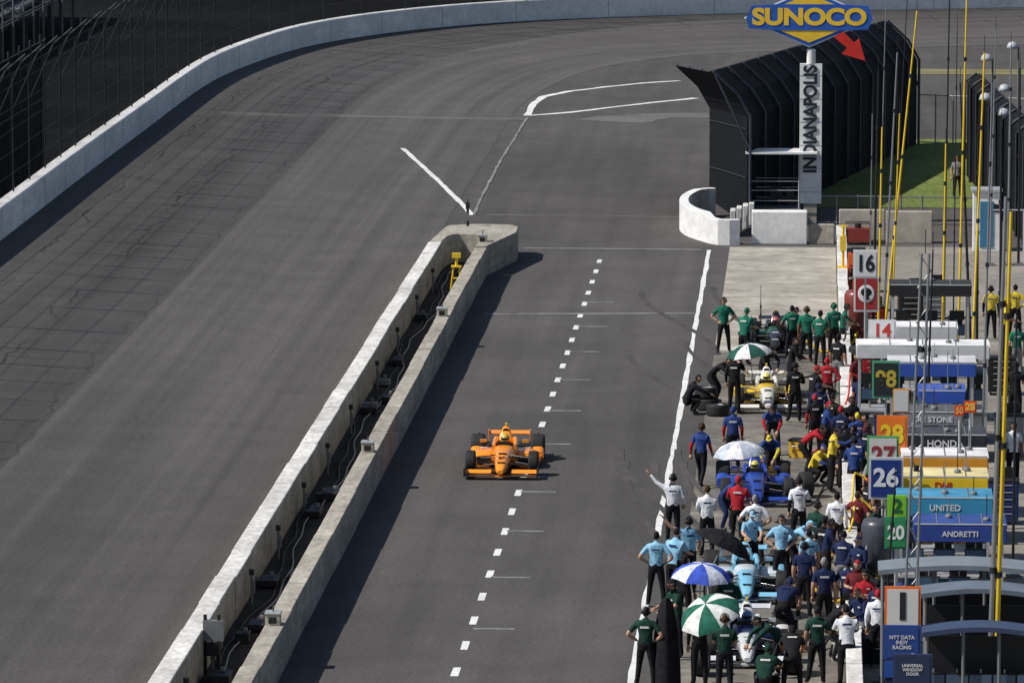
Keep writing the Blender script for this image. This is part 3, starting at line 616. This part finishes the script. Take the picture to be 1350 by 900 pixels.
# face: 0 = towards camera, 180 = away
CROWD=[(954,466,'hips',10,GR,BK,BK,0),(981,482,'reach',150,GR,BK,GR,0),(1044,474,'hips',190,GR,BK,BK,0),(1063,478,'stand2',170,GR,BK,HR,0),(1081,484,'fold',160,GR,BK,BK,0),(1099,472,'stand',200,GR,BK,GR,0),(1110,476,'reach',90,GR,BK,BK,0),(1032,462,'bend',80,BK,BK,BK,BK),(1124,462,'stand',30,BK,BK,BK,BK),
(913,546,'crouch',100,BK,BK,BK,BK),(942,532,'bend',70,BK,BK,BK,BK),(968,546,'umb',170,BK,BK,BK,BK),(1009,516,'bend',20,BK,BK,BK,BK),(1048,557,'stand2',185,BK,BK,BK,BK),(1090,548,'hips',180,RD,BK,RD,RD),(1071,560,'reach',120,BK,BK,RD,0),(1042,520,'reach',100,BK,BK,BK,BK),(1105,520,'stand',150,BK,GY,BK,0),(1128,545,'stand',60,DR,BK,HR,0),
(924,642,'walk',160,RB,BK,HR,RD),(1018,640,'bend',-10,RB,BK,YE,YE),(966,618,'stand',180,RB,BK,RB,RD),(1074,600,'stand',190,BK,BK,RD,RD),(1086,612,'reach',100,RB,BK,RD,RD),(1097,600,'stand2',140,BK,BK,BK,BK),(1108,618,'stand',170,NV,BK,RD,BK),(1122,604,'fold',20,BK,GY,HR,0),(1130,628,'hips',190,RB,BK,YE,0),(1078,640,'crouch',60,YE,BK,RB,RB),(1095,650,'reach',100,YE,BK,BK,BK),(1114,645,'stand',180,BK,BK,BK,0),(1134,655,'stand',150,NV,BK,NV,0),(1063,628,'bend',90,RD,BK,BK,BK),(1018,600,'bend',0,RB,BK,HR,RD),
(887,716,'armup',180,WH,BK,BK,WH),(932,735,'fold',185,WH,BK,HR,WH),(995,748,'hips',180,WH,BK,GY,0),(972,722,'reach',175,RD,BK,RD,0),(1053,722,'stand2',185,WH,BK,BK,BK),(1103,742,'stand',170,WH,BK,BK,WH),(1130,738,'hips',150,DR,BK,HR,0),(958,700,'bend',60,RB,NV,RB,RB),(1146,720,'stand',120,BK,BK,RD,0),
(865,800,'hips',175,LB,BK,BK,0),(888,796,'reach',150,LB,BK,BK,0),(908,780,'armup',200,LB,BK,BK,0),(990,765,'reach',10,LB,BK,LB,0),(1030,775,'hips',5,LB,BK,BK,0),(1066,792,'stand',200,LB,BK,BK,0),(1088,778,'reach',100,NV,BK,BK,0),(1045,760,'bend',70,LB,BK,LB,0),
(851,905,'hips',170,DG,BK,BK,0),(902,830,'stand',160,BK,BK,BK,BK),(893,868,'reach',-60,DG,BK,BK,0),(922,905,'umb',190,BK,BK,BK,BK),(955,920,'fold',180,DG,BK,HR,0),(1033,845,'bend',160,NV,BK,NV,0),(1086,838,'stand',185,NV,BK,GY,0),(1118,838,'hips',150,NV,BK,NV,0),(1077,902,'stand2',180,DG,BK,BK,0),(1116,905,'reach',190,WH,BK,BK,BK),(1157,880,'stand',170,WH,BK,RD,WH),(1022,892,'bend',-70,DG,BK,BK,DG),(1060,815,'stand',170,NV,BK,BK,0),(1140,850,'fold',0,RD,BK,BK,0),(1098,872,'bend',100,BK,BK,BK,BK),(1010,920,'crouch',170,DG,BK,DG,0),(1044,915,'bend',180,BK,BK,BK,0),(960,860,'reach',180,DG,BK,BK,DG),(1133,800,'stand',100,NV,BK,HR,0),(1110,795,'reach',170,NV,GY,BK,0),
(1306,448,'stand',180,YE,BK,BK,BK),(1338,445,'hips',170,YE,BK,BK,YE),(1340,500,'stand',190,GR,GY,BK,0),(1322,470,'reach',100,YE,NV,RD,0),(1338,560,'stand2',170,BK,BK,BK,0),(1335,640,'stand',10,WH,BK,BK,0),(1262,262,'stand',0,GY,BK,HR,0)]
for (u,v,ps,fc,sh,pa,ca,slv) in CROWD:
    p=G(u,v); person(p.x,p.y,ps,fc,sh,pa,ca,slv if slv else None,.015)
cols=[BK,BK,NV,NV,DR,RB,DG,WH,GY,WH]
for i in range(16):
    v=R.uniform(500,880); u=R.uniform(1122,1160) if R.random()<.75 else R.uniform(1160,1195); p=G(u,v); s=R.choice(cols)
    person(p.x,p.y,R.choice(['stand','stand2','hips','fold','reach','point','walk']),R.uniform(0,360),s,R.choice([BK,BK,GY,NV]),R.choice([BK,s,HR,RD]),R.choice([None,s]),.01)
for i in range(3):
    v=R.uniform(560,860); u=R.uniform(1060,1110); p=G(u,v); s=R.choice([BK,NV,BK,RB,DG])
    person(p.x,p.y,R.choice(['bend','crouch','reach','stand2']),R.uniform(60,200),s,BK,R.choice([BK,s]),R.choice([None,s]),.015)
# ---------------------------------------------------------------- umbrellas
def umbrella(u,v,z,r,c1,c2,tilt=(0,0),n=8,shaft=1.1):
    p=G(u,v,z); b=MB(); m1=cloth(c1); m2=cloth(c2)
    for k in range(n):
        rows=[]
        for q in (0,.3,.6,.85,1.0):
            row=[]
            for t in (0,.5,1):
                a=2*math.pi*(k+t)/n; rr=r*math.sin(q*1.25)/math.sin(1.25)*(1-(.06*q if t==.5 else 0)); zz=-r*.62*(1-math.cos(q*1.25))/(1-math.cos(1.25))*.8
                row.append((rr*math.cos(a),rr*math.sin(a),zz+(.02*q if t==.5 else 0)))
            rows.append(row)
        b.loft(rows,m1 if k%2 else m2,False,True,False)
        a=2*math.pi*k/n; b.tube([(0,0,-.35),(r*.55*math.cos(a),r*.55*math.sin(a),-.2)],.006,M_steel,4)
    b.tube([(0,0,.08),(0,0,-shaft)],.012,M_steel,6); b.tube([(0,0,-shaft),(0,0,-shaft-.12)],.02,M_blk,6)
    o=b.build("umbrella",(p.x,p.y,z),R.uniform(0,1),recalc=False); o.rotation_euler=(tilt[0],tilt[1],R.uniform(0,.7))
umbrella(986,453,2.15,.68,(0.7,0.7,0.7),(0.02,0.09,0.07),(.05,-.15))
umbrella(973,582,2.15,.68,(0.72,0.72,0.74),(0.45,0.5,0.6),(.05,-.1))
umbrella(926,742,2.1,.70,(0.05,0.10,0.5),(0.62,0.65,0.75),(.1,.05))
umbrella(930,795,2.0,.70,(0.02,0.12,0.08),(0.7,0.72,0.7),(.35,-.45))
umbrella(962,702,2.0,.75,BK,BK,(.2,.45))
# ---------------------------------------------------------------- pit equipment
def tyre_set(u,v,n,lay=True,mk_=(0.3,0.3,0.3)):
    p=G(u,v); b=MB(); rim=mat(mk_,.5,name="wheel_rim")
    for k in range(n):
        M=Matrix.Translation((R.uniform(-.03,.03),R.uniform(-.03,.03),.17+.34*k))@Matrix.Rotation(math.pi/2,4,'Y') if lay else Matrix.Translation((.42*k,0,.335))
        b.wheel((0,0,0),.335,.33,M_tyre,rim,24,M)
    b.build("tyre_stack" if n>1 else "tyre",(p.x,p.y,.01),R.uniform(-.3,.3))
for a in [(932,540,2,True),(946,548,1,True),(1120,485,2,True),(1132,500,3,True),(1118,510,1,False),(1062,655,1,False),(1045,800,1,False),(925,890,1,False),(1140,560,2,True),(1150,705,3,True),(1090,830,1,False),(1045,888,1,False),(940,800,1,False),(1128,690,2,False),(1142,775,2,False),(1150,620,2,True),(1122,440,2,False),(1100,445,2,True)]: tyre_set(*a)
def tool_chest(u,v,c,wd=.8,h=1.0):
    p=G(u,v); b=MB(); m=mat(c,.4,name="chest_paint",coat=.3)
    b.box((0,0,h/2+.1),(wd,.55,h),m)
    for k in range(5): b.box((0,-.285,.25+k*h/5.4),(wd*.9,.02,h/7),mat(tuple(q*.8 for q in c),.4,name="drawer")); b.box((0,-.305,.29+k*h/5.4),(wd*.6,.02,.02),M_alu)
    b.box((0,0,h+.13),(wd+.04,.6,.05),M_blk)
    for sx in (-1,1):
        for sy in (-.2,.2): b.tube([(sx*wd*.4-.03,sy,.07),(sx*wd*.4+.03,sy,.07)],.07,M_blk,10)
    b.tube([(-wd/2,-.2,h+.1),(-wd/2-.12,-.2,h+.1),(-wd/2-.12,.2,h+.1),(-wd/2,.2,h+.1)],.015,M_alu,6)
    b.box((wd*.15,0,h+.32),(.38,.05,.28),M_blk)
    b.build("tool_chest",(p.x,p.y,.01),R.uniform(-.1,.1),bevel=.01)
for a in [(1155,520,(0.4,0.02,0.02)),(1172,600,(0.03,0.05,0.2)),(1160,680,(0.02,0.02,0.02)),(1168,760,(0.5,0.5,0.5)),(1165,830,(0.03,0.05,0.2)),(1175,480,(0.02,0.02,0.02)),(1150,450,(0.3,0.02,0.02)),(1140,410,(0.45,0.07,0.02)),(1320,520,(0.02,0.02,0.02)),(1330,600,(0.3,0.3,0.3)),(1322,690,(0.03,0.05,0.2)),(1230,420,(0.4,0.4,0.4)),(1200,425,(0.02,0.02,0.02))]: tool_chest(*a)
def fuel_rig(u,v,c):
    p=G(u,v); b=MB(); m=mat(c,.4,name="tank_paint",coat=.4)
    for sx in (-.35,.35):
        for sy in (-.35,.35): b.tube([(sx,sy,0),(sx*.8,sy*.8,1.5)],.03,M_alu,6)
    prof=[(.05,.78),(.3,.95),(.42,1.1),(.42,1.95),(.36,2.08),(.1,2.12)]
    b.loft([[(r*math.cos(2*math.pi*k/20),r*math.sin(2*math.pi*k/20),z) for k in range(20)] for r,z in prof],m)
    b.tube([(0,0,.8),(-.1,-.1,.5),(-.5,-.2,.25),(-1.1,-.3,.15),(-1.6,-.1,.5)],.05,M_yel,8)
    b.tube([(0,0,2.1),(0,0,2.35),(.1,0,2.4)],.04,M_blk,8); b.build("fuel_tank",(p.x,p.y,.01))
for a in [(1158,800,(0.05,0.055,0.07)),(1130,470,(0.2,0.04,0.03))]: fuel_rig(*a)
# small gear behind the wall and in the stalls
for i in range(46):
    v=R.uniform(430,880); p=G(R.uniform(1112,1180),v) if i<34 else G(R.uniform(985,1075),v)
    c=R.choice([(0.02,0.02,0.022)]*3+[(0.3,0.3,0.3),(0.35,0.03,0.02),(0.03,0.06,0.2),(0.5,0.5,0.48),(0.6,0.35,0.03)]); m=mat(c,.5,name="case_plastic"); b=MB(); h=R.uniform(.25,.6); wd=R.uniform(.35,.7)
    b.box((0,0,h/2),(wd,.4,h),m); b.box((0,0,h+.02),(wd+.03,.43,.05),M_blk); b.tube([(-.12,-.22,h*.7),(-.12,-.26,h*.7),(.12,-.26,h*.7),(.12,-.22,h*.7)],.012,M_alu,5)
    b.build("equipment_case",(p.x,p.y,.01),R.uniform(-.6,.6),bevel=.015)
p=G(1131,385); b=MB()
b.box((0,0,.45),(.75,.6,.9),mat((0.55,0.08,0.02),.5,name="cabinet_red")); b.box((0,0,1.15),(.7,.55,.4),mat((0.7,0.13,0.02),.5,name="cabinet_orange")); b.box((0,-.31,.6),(.5,.02,.5),M_blk); b.box((0,.05,1.45),(.5,.4,.16),M_blk)
b.build("equipment_cabinet",(p.x,p.y,.01),bevel=.02)
p=G(1131,322); b=MB(); b.box((0,0,.35),(.9,.6,.5),mat((0.25,0.04,0.03),.5,name="generator_red")); b.tube([(-.45,-.3,.1),(-.45,-.3,.8),(.45,-.3,.8),(.45,-.3,.1)],.025,M_blk,6); b.tube([(-.45,.3,.1),(-.45,.3,.8),(.45,.3,.8),(.45,.3,.1)],.025,M_blk,6); b.tube([(0,0,.6),(.0,0,.75)],.12,M_blk,10); b.build("generator",(p.x,p.y,.01))
p=G(1111,385); b=MB() # yellow gantry
b.tube([(0,0,0),(0,0,1.5)],.05,M_yel,8); b.tube([(-.15,0,1.5),(.15,0,1.5)],.03,M_yel,6); b.box((0,0,.9),(.2,.15,.5),M_yel); b.box((0,0,.05),(.4,.4,.1),M_yel); b.build("hose_post",(p.x,p.y,.8))
def pit_stand(u0,u1,v0,v1,col,txt,tcol,roof,z=2.75,depth=1.7,ts=.7):
    a=G(u0,v0,z); c=G(u1,v0,z); wd=c.x-a.x; s=(v0+498)/(H-z); fh=(v1-v0)/s*.92; b=MB()
    m=mat(col,.5,name="canopy_fabric",var=.08); mr=mat(roof,.6,name="canopy_roof",var=.25,scale=1.5)
    b.box((0,0,z-fh/2),(wd,.05,fh),m); b.box((0,depth/2+.03,z+.0),(wd+.06,depth,.06),mr)
    for k in range(1,4): b.box((-wd/2+wd*k/4,depth/2+.03,z+.035),(.025,depth,.02),M_grey)
    b.tube([(-wd/2,.0,z+.05),(wd/2,.0,z+.05)],.02,M_alu,6)
    for sx in (-1,1):
        b.box((sx*wd/2,depth/2+.03,z-fh/2),(.04,depth,fh*.9),m)
        for sy in (.1,depth-.05): b.box((sx*(wd/2-.08),sy,(z-.1)/2),(.07,.07,z-.1),M_alu)
    cab=mat(tuple(.35*q+.02 for q in col),.45,name="stand_cabinet",coat=.2)
    b.box((0,depth*.5,.5),(wd*.95,depth*.8,.8),cab); b.box((0,depth*.45,.93),(wd*.98,depth*.86,.05),M_alu)
    n=max(2,int(wd/.62))
    for k in range(n):
        x=-wd/2+wd*(k+.5)/n
        b.box((x,depth*.35,1.35),(.5,.06,.34),M_blk); b.box((x,depth*.35,1.8),(.46,.06,.3),M_blk); b.box((x,depth*.35-.033,1.35),(.44,.008,.28),mat((0.06,0.10,0.16),.15,name="screen_glass"))
        b.tube([(x,depth*.42,.95),(x,depth*.42,2.0)],.02,M_steel,6)
        b.box((x,-.012+depth*.1,.5),(wd/n*.86,.02,.6),mat(tuple(.6*q+.02 for q in col),.4,name="cabinet_door")); b.box((x,depth*.1-.03,.72),(.16,.02,.03),M_alu)
        b.box((x,depth*.85,.95+.25),(.4,.35,.08),M_blk); b.box((x,depth*.98,1.5),(.4,.06,.5),M_blk)
    for sx in (-.4,.4): b.tube([(sx*wd-.06,0.2,.1),(sx*wd+.06,.2,.1)],.1,M_blk,12)
    for k in range(R.randint(1,3)):
        x=R.uniform(-.4,.4)*wd; y=R.uniform(.3,.8)*depth; b.tube([(x,y,z),(x,y,z+R.uniform(.3,1.2))],.012,R.choice([M_blk,M_steel]),5); b.sphere((x,y,z+.06),(.09,.09,.07),M_grey,10,6)
    ob=b.build("pit_stand",((a.x+c.x)/2,a.y,.01),bevel=.008)
    if txt: text(ob,txt,fh*ts,mat(tcol,.5,name="lettering_paint"),(0,-.032,z-fh/2),bold=.02)
    return ob
pit_stand(1174,1280,378,392,(0.02,0.02,0.022),None,WHITE,(0.03,0.03,0.032))
pit_stand(1180,1262,434,448,(0.6,0.6,0.6),None,WHITE,(0.75,0.75,0.75))
pit_stand(1130,1304,458,474,(0.66,0.66,0.66),None,WHITE,(0.78,0.78,0.78))
pit_stand(1172,1286,480,498,(0.03,0.09,0.42),"",WHITE,(0.6,0.6,0.62))
pit_stand(1212,1272,518,533,(0.03,0.09,0.42),None,WHITE,(0.05,0.1,0.4))
pit_stand(1190,1268,546,562,(0.25,0.25,0.27),"FIRE STONE",(0.8,0.8,0.8),(0.1,0.1,0.11))
pit_stand(1192,1300,576,596,(0.03,0.032,0.04),"HONDA",(0.8,0.8,0.8),(0.05,0.05,0.06))
pit_stand(1190,1302,604,620,(0.75,0.32,0.03),None,WHITE,(0.75,0.75,0.76))
pit_stand(1188,1302,631,652,(0.8,0.55,0.02),"DHL",(0.5,0.02,0.02),(0.7,0.6,0.3))
pit_stand(1184,1308,659,682,(0.04,0.28,0.48),"UNITED",(0.7,0.7,0.7),(0.06,0.27,0.44),ts=.55)
pit_stand(1206,1326,694,716,(0.025,0.06,0.27),"ANDRETTI",(0.7,0.7,0.7),(0.03,0.07,0.26),ts=.5)
def arched_canopy(u0,u1,v,z,col,depth,name="canopy"):
    a=G(u0,v,z); c=G(u1,v,z); wd=c.x-a.x; b=MB(); m=mat(col,.45,name="canopy_panel"); n=12
    pr=[(-wd/2+wd*k/n,.12*math.sin(math.pi*k/n)) for k in range(n+1)]
    b.loft([[(x,y,z+q) for x,q in pr]+[(x,y,z+q-.10) for x,q in pr[::-1]] for y in (0,depth)],m,True,False)
    for sx in (-1,-.33,.33,1):
        for sy in (.15,depth-.1): b.tube([(sx*(wd/2-.1),sy,0),(sx*(wd/2-.1),sy,z)],.035,M_grey,8)
    b.box((0,depth*.5,.55),(wd*.9,depth*.5,.9),mat((0.03,0.05,0.12),.4,name="stand_cabinet",coat=.2))
    for k in range(5): 
        x=-wd*.4+wd*.2*k; b.box((x,depth*.3,1.45),(.5,.06,.34),M_blk); b.box((x,depth*.3-.035,1.45),(.44,.008,.28),mat((0.06,0.10,0.16),.15,name="screen_glass")); b.tube([(x,depth*.36,1.0),(x,depth*.36,1.7)],.02,M_steel,6)
        b.box((x,depth*.24,.7),(wd*.16,.02,.35),mat((0.03,0.10,0.42),.4,name="panel_blue"))
    b.box((0,depth*.9,1.5),(wd*.9,.05,1.6),M_blk)
    b.build("pit_canopy",((a.x+c.x)/2,a.y,.01),bevel=.008)
arched_canopy(1158,1372,752,2.9,(0.20,0.23,0.26),1.3); arched_canopy(1214,1372,783,2.7,(0.14,0.17,0.21),1.1); arched_canopy(1216,1372,834,2.5,(0.04,0.06,0.12),.9)
# number boards
def board(u,v,wp_,hp_,bg_,brd,txt,tc,z=2.9,ts=.75,lamp=False):
    p=G(u,v,z); s=(v+498)/(H-z); wd=wp_/s; hh=hp_/s; b=MB()
    b.box((0,0,0),(wd,.06,hh),mat(brd,.5,name="board_border",var=.05)); b.box((0,-.032,0),(wd*.86,.02,hh*.88),mat(bg_,.5,name="board_face",var=.05))
    b.tube([(0,.06,hh*.5),(0,.06,-z)],.03,M_alu,8); b.box((0,.045,hh*.3),(.2,.04,.06),M_steel); b.box((0,.045,-hh*.3),(.2,.04,.06),M_steel)
    b.box((0,.05,-z+.03),(.5,.4,.05),M_grey)
    ob=b.build("number_board",(p.x,p.y,z)); 
    if txt:
        L=txt.split("\n"); 
        text(ob,txt,hh*ts/len(L)*(1 if len(L)==1 else .8),mat(tc,.5,name="board_digits",var=.05),(0,-.048,0),bold=.03,sx=min(1,wd*.9/(hh*ts*.6*max(1,max(len(q) for q in L))/len(L))))
    return ob
board(1141,348,33,38,(0.7,0.7,0.7),(0.7,0.7,0.7),"16",(0.02,0.02,0.02),3.6,.8)
board(1142,387,33,48,(0.35,0.03,0.03),(0.7,0.7,0.7),"",WHITE,2.4)
bb=MB(); q=G(1142,387,2.4); bb.sphere((0,0,0),(.26,.012,.28),M_wp,16,8); bb.sphere((0,-.012,.05),(.17,.012,.14),M_blk,16,8); bb.box((0,-.02,-.13),(.16,.02,.1),M_blk); bb.build("badge",(q.x,q.y-.05,2.4))
board(1163,436,37,30,(0.7,0.7,0.7),(0.6,0.6,0.6),"14",(0.5,0.03,0.02),3.0,.8)
board(1168,500,37,50,(0.02,0.03,0.03),(0.10,0.35,0.2),"98",(0.55,0.4,0.05),3.0,.6)
board(1176,573,41,52,(0.75,0.18,0.02),(0.75,0.18,0.02),"28",(0.8,0.6,0.03),3.1,.65)
board(1164,600,42,52,(0.65,0.62,0.6),(0.08,0.35,0.12),"27",(0.3,0.03,0.05),2.9,.6)
board(1168,630,46,56,(0.015,0.04,0.22),(0.6,0.6,0.62),"26",(0.8,0.8,0.8),2.8,.6)
board(1183,667,27,30,(0.22,0.55,0.03),(0.22,0.55,0.03),"2",(0.02,0.12,0.05),3.0,.85)
board(1181,702,30,42,(0.03,0.25,0.10),(0.03,0.25,0.10),"20",(0.8,0.8,0.8),2.6,.6)
board(1190,800,48,56,(0.68,0.66,0.62),(0.75,0.16,0.03),"1",(0.02,0.02,0.02),2.9,.9)
board(1189,846,50,46,(0.02,0.06,0.24),(0.02,0.06,0.24),"NTT DATA\nINDY\nRACING",(0.6,0.6,0.62),2.4,.55)
board(1203,882,52,42,(0.02,0.03,0.08),(0.03,0.04,0.10),"UNIVERSAL\nWINDOW\nDOOR",(0.6,0.6,0.62),2.2,.5)
board(1188,528,22,32,(0.65,0.65,0.65),(0.7,0.3,0.03),"",WHITE,3.4)
board(1279,536,17,16,(0.8,0.12,0.01),(0.3,0.05,0.02),"28",(0.8,0.5,0.1),3.8,.8); board(1265,541,13,14,(0.7,0.08,0.02),(0.3,0.05,0.02),"50",(0.8,0.4,0.1),3.8,.8)
# tall poles and masts
def mast(u0,v0,u1,v1,vb,m,r=.035,name="antenna_mast",lattice=False):
    g=G(u1+(u1-u0)*(vb-v1)/(v1-v0) if v1!=vb else u1,vb); t=onY(u0,v0,g.y); b=MB(); o=g
    if lattice:
        d=t-o; n=int(d.length/.35)
        for sx in (-.13,.13): b.tube([(sx,0,0),Vector((sx*.6,0,0))+d],.028,m,6)
        for k in range(n):
            a=d*k/n; c=d*(k+1)/n; s=.13 if k%2 else -.13; b.tube([a+Vector((s,0,0)),c+Vector((-s,0,0))],.012,m,4)
    else: b.tube([(0,0,0),(t-o)*.5,(t-o)],[r*1.25,r,r*.7],m,8)
    b.box((0,0,.04),(.35,.35,.08),M_grey)
    for k in (.3,.55,.8): b.tube([(t-o)*k-Vector((0,0,.06)),(t-o)*k+Vector((0,0,.06))],r*1.5,M_blk,8)
    b.tube([(t-o),(t-o)+Vector((0,0,.5))],.01,M_blk,5); b.build(name,(o.x,o.y,.01))
Y_,B_,G_=M_yel,M_blk,M_steel
for a in [(1163,168,1158,430,455,Y_),(1183,70,1166,400,450,G_),(1209,15,1172,380,440,Y_),(1158,95,1152,400,470,B_),(1168,0,1160,300,450,G_,.02),(1196,0,1180,300,430,B_,.02),
 (1247,190,1243,425,450,Y_),(1252,-10,1246,300,430,B_,.03),(1275,-20,1264,420,470,Y_),(1266,110,1275,340,450,B_,.04),(1298,70,1281,500,560,Y_),(1290,165,1288,420,480,B_,.04),
 (1333,280,1312,900,960,Y_,.05),(1326,260,1305,880,960,G_,.05),(1308,110,1296,560,640,G_,.03),(1320,170,1318,600,650,B_,.04),(1220,335,1196,900,960,G_,.04,"antenna_mast",True),(1230,330,1222,560,620,B_,.03),
 (1150,150,1146,420,440,G_,.02),(1186,150,1176,420,470,Y_,.025),(1313,40,1306,300,350,G_,.03),(1333,60,1330,260,350,G_,.04),(1345,90,1343,300,350,B_,.04),(1262,40,1258,330,420,B_,.02),(1003,396,1003,420,440,B_,.02),(1180,640,1164,860,900,B_,.03),(1340,420,1336,700,760,B_,.03)]: mast(*a)
# lamps on posts
for u,v,vb in [(1307,78,250),(1331,118,262),(1306,130,300),(1341,62,240),(1330,150,300)]:
    g=G(u,vb); t=onY(u,v,g.y); b=MB(); h=t.z; b.tube([(0,0,0),(0,0,h)],[.06,.04],M_grey,8); b.tube([(0,0,h),(-.25,-.05,h+.05)],.03,M_grey,6)
    b.loft([[(r*math.cos(2*math.pi*k/16)-.25,r*math.sin(2*math.pi*k/16)-.05,h+z) for k in range(16)] for r,z in ((.02,.22),(.16,.18),(.22,.06),(.25,-.04),(.2,-.06),(.05,-.07))],mat((0.42,0.44,0.46),.4,name="lamp_shade")); b.build("street_lamp",(g.x,g.y,0))
# booth with blue door
p=G(1300,330); b=MB(); b.box((0,0,1.1),(1.0,1.0,2.2),M_wp); b.box((0,-.51,1.0),(.5,.03,1.7),mat((0.05,0.2,0.35),.5,name="door_blue")); b.box((0,0,2.25),(1.15,1.15,.1),M_alu); b.box((.35,-.51,1.6),(.2,.03,.3),M_blk); b.build("portable_booth",(p.x,p.y,.01),bevel=.02)
# horizontal boom
g=G(1350,345); t=onY(1305,277,g.y); t2=onY(1360,277,g.y); b=MB(); b.tube([(0,0,t2.z),(t.x-g.x,0,t.z)],.03,M_alu,6); b.tube([(0,0,0),(0,0,t2.z)],.05,M_alu,8); b.box((t.x-g.x,0,t.z),(.15,.1,.15),M_blk); b.build("boom_post",(g.x,g.y,0))
# hoses over the wall
for (u0,v0,u1,v1,m) in [(1148,700,1090,760,M_yel),(1150,735,1100,770,M_yel),(1140,560,1060,600,M_sr),(1150,830,1080,880,M_blk),(1130,480,1050,500,M_blk),(1146,620,1060,668,M_blk)]:
    a=G(u0,v0);c=G(u1,v1); b=MB(); ctrl=[Vector(q) for q in ((a.x,a.y,1.2),(a.x-.4,a.y,1.5),(.82,(a.y*.7+c.y*.3),.95),(.2,(a.y+c.y)/2,.1),((.2+c.x)/2,c.y+.4,.05),(c.x,c.y,.05))]
    b.tube(catmull(ctrl,.2),.028,m,7); b.build("air_hose")
# dark drape / cover left bottom
p=G(878,905); b=MB(); rings=[]
for z,rx,ry in ((0,.3,.22),(.6,.28,.2),(1.3,.22,.16),(1.8,.12,.1),(1.95,.03,.03)):
    rings.append([((rx+.04*math.sin(5*a))*math.cos(a),(ry+.03*math.cos(4*a))*math.sin(a),z) for a in [2*math.pi*k/24 for k in range(24)]])
b.loft(rings,cloth(BK)); b.build("folded_cover",(p.x,p.y,.01))
print("objects",len(bpy.data.objects))
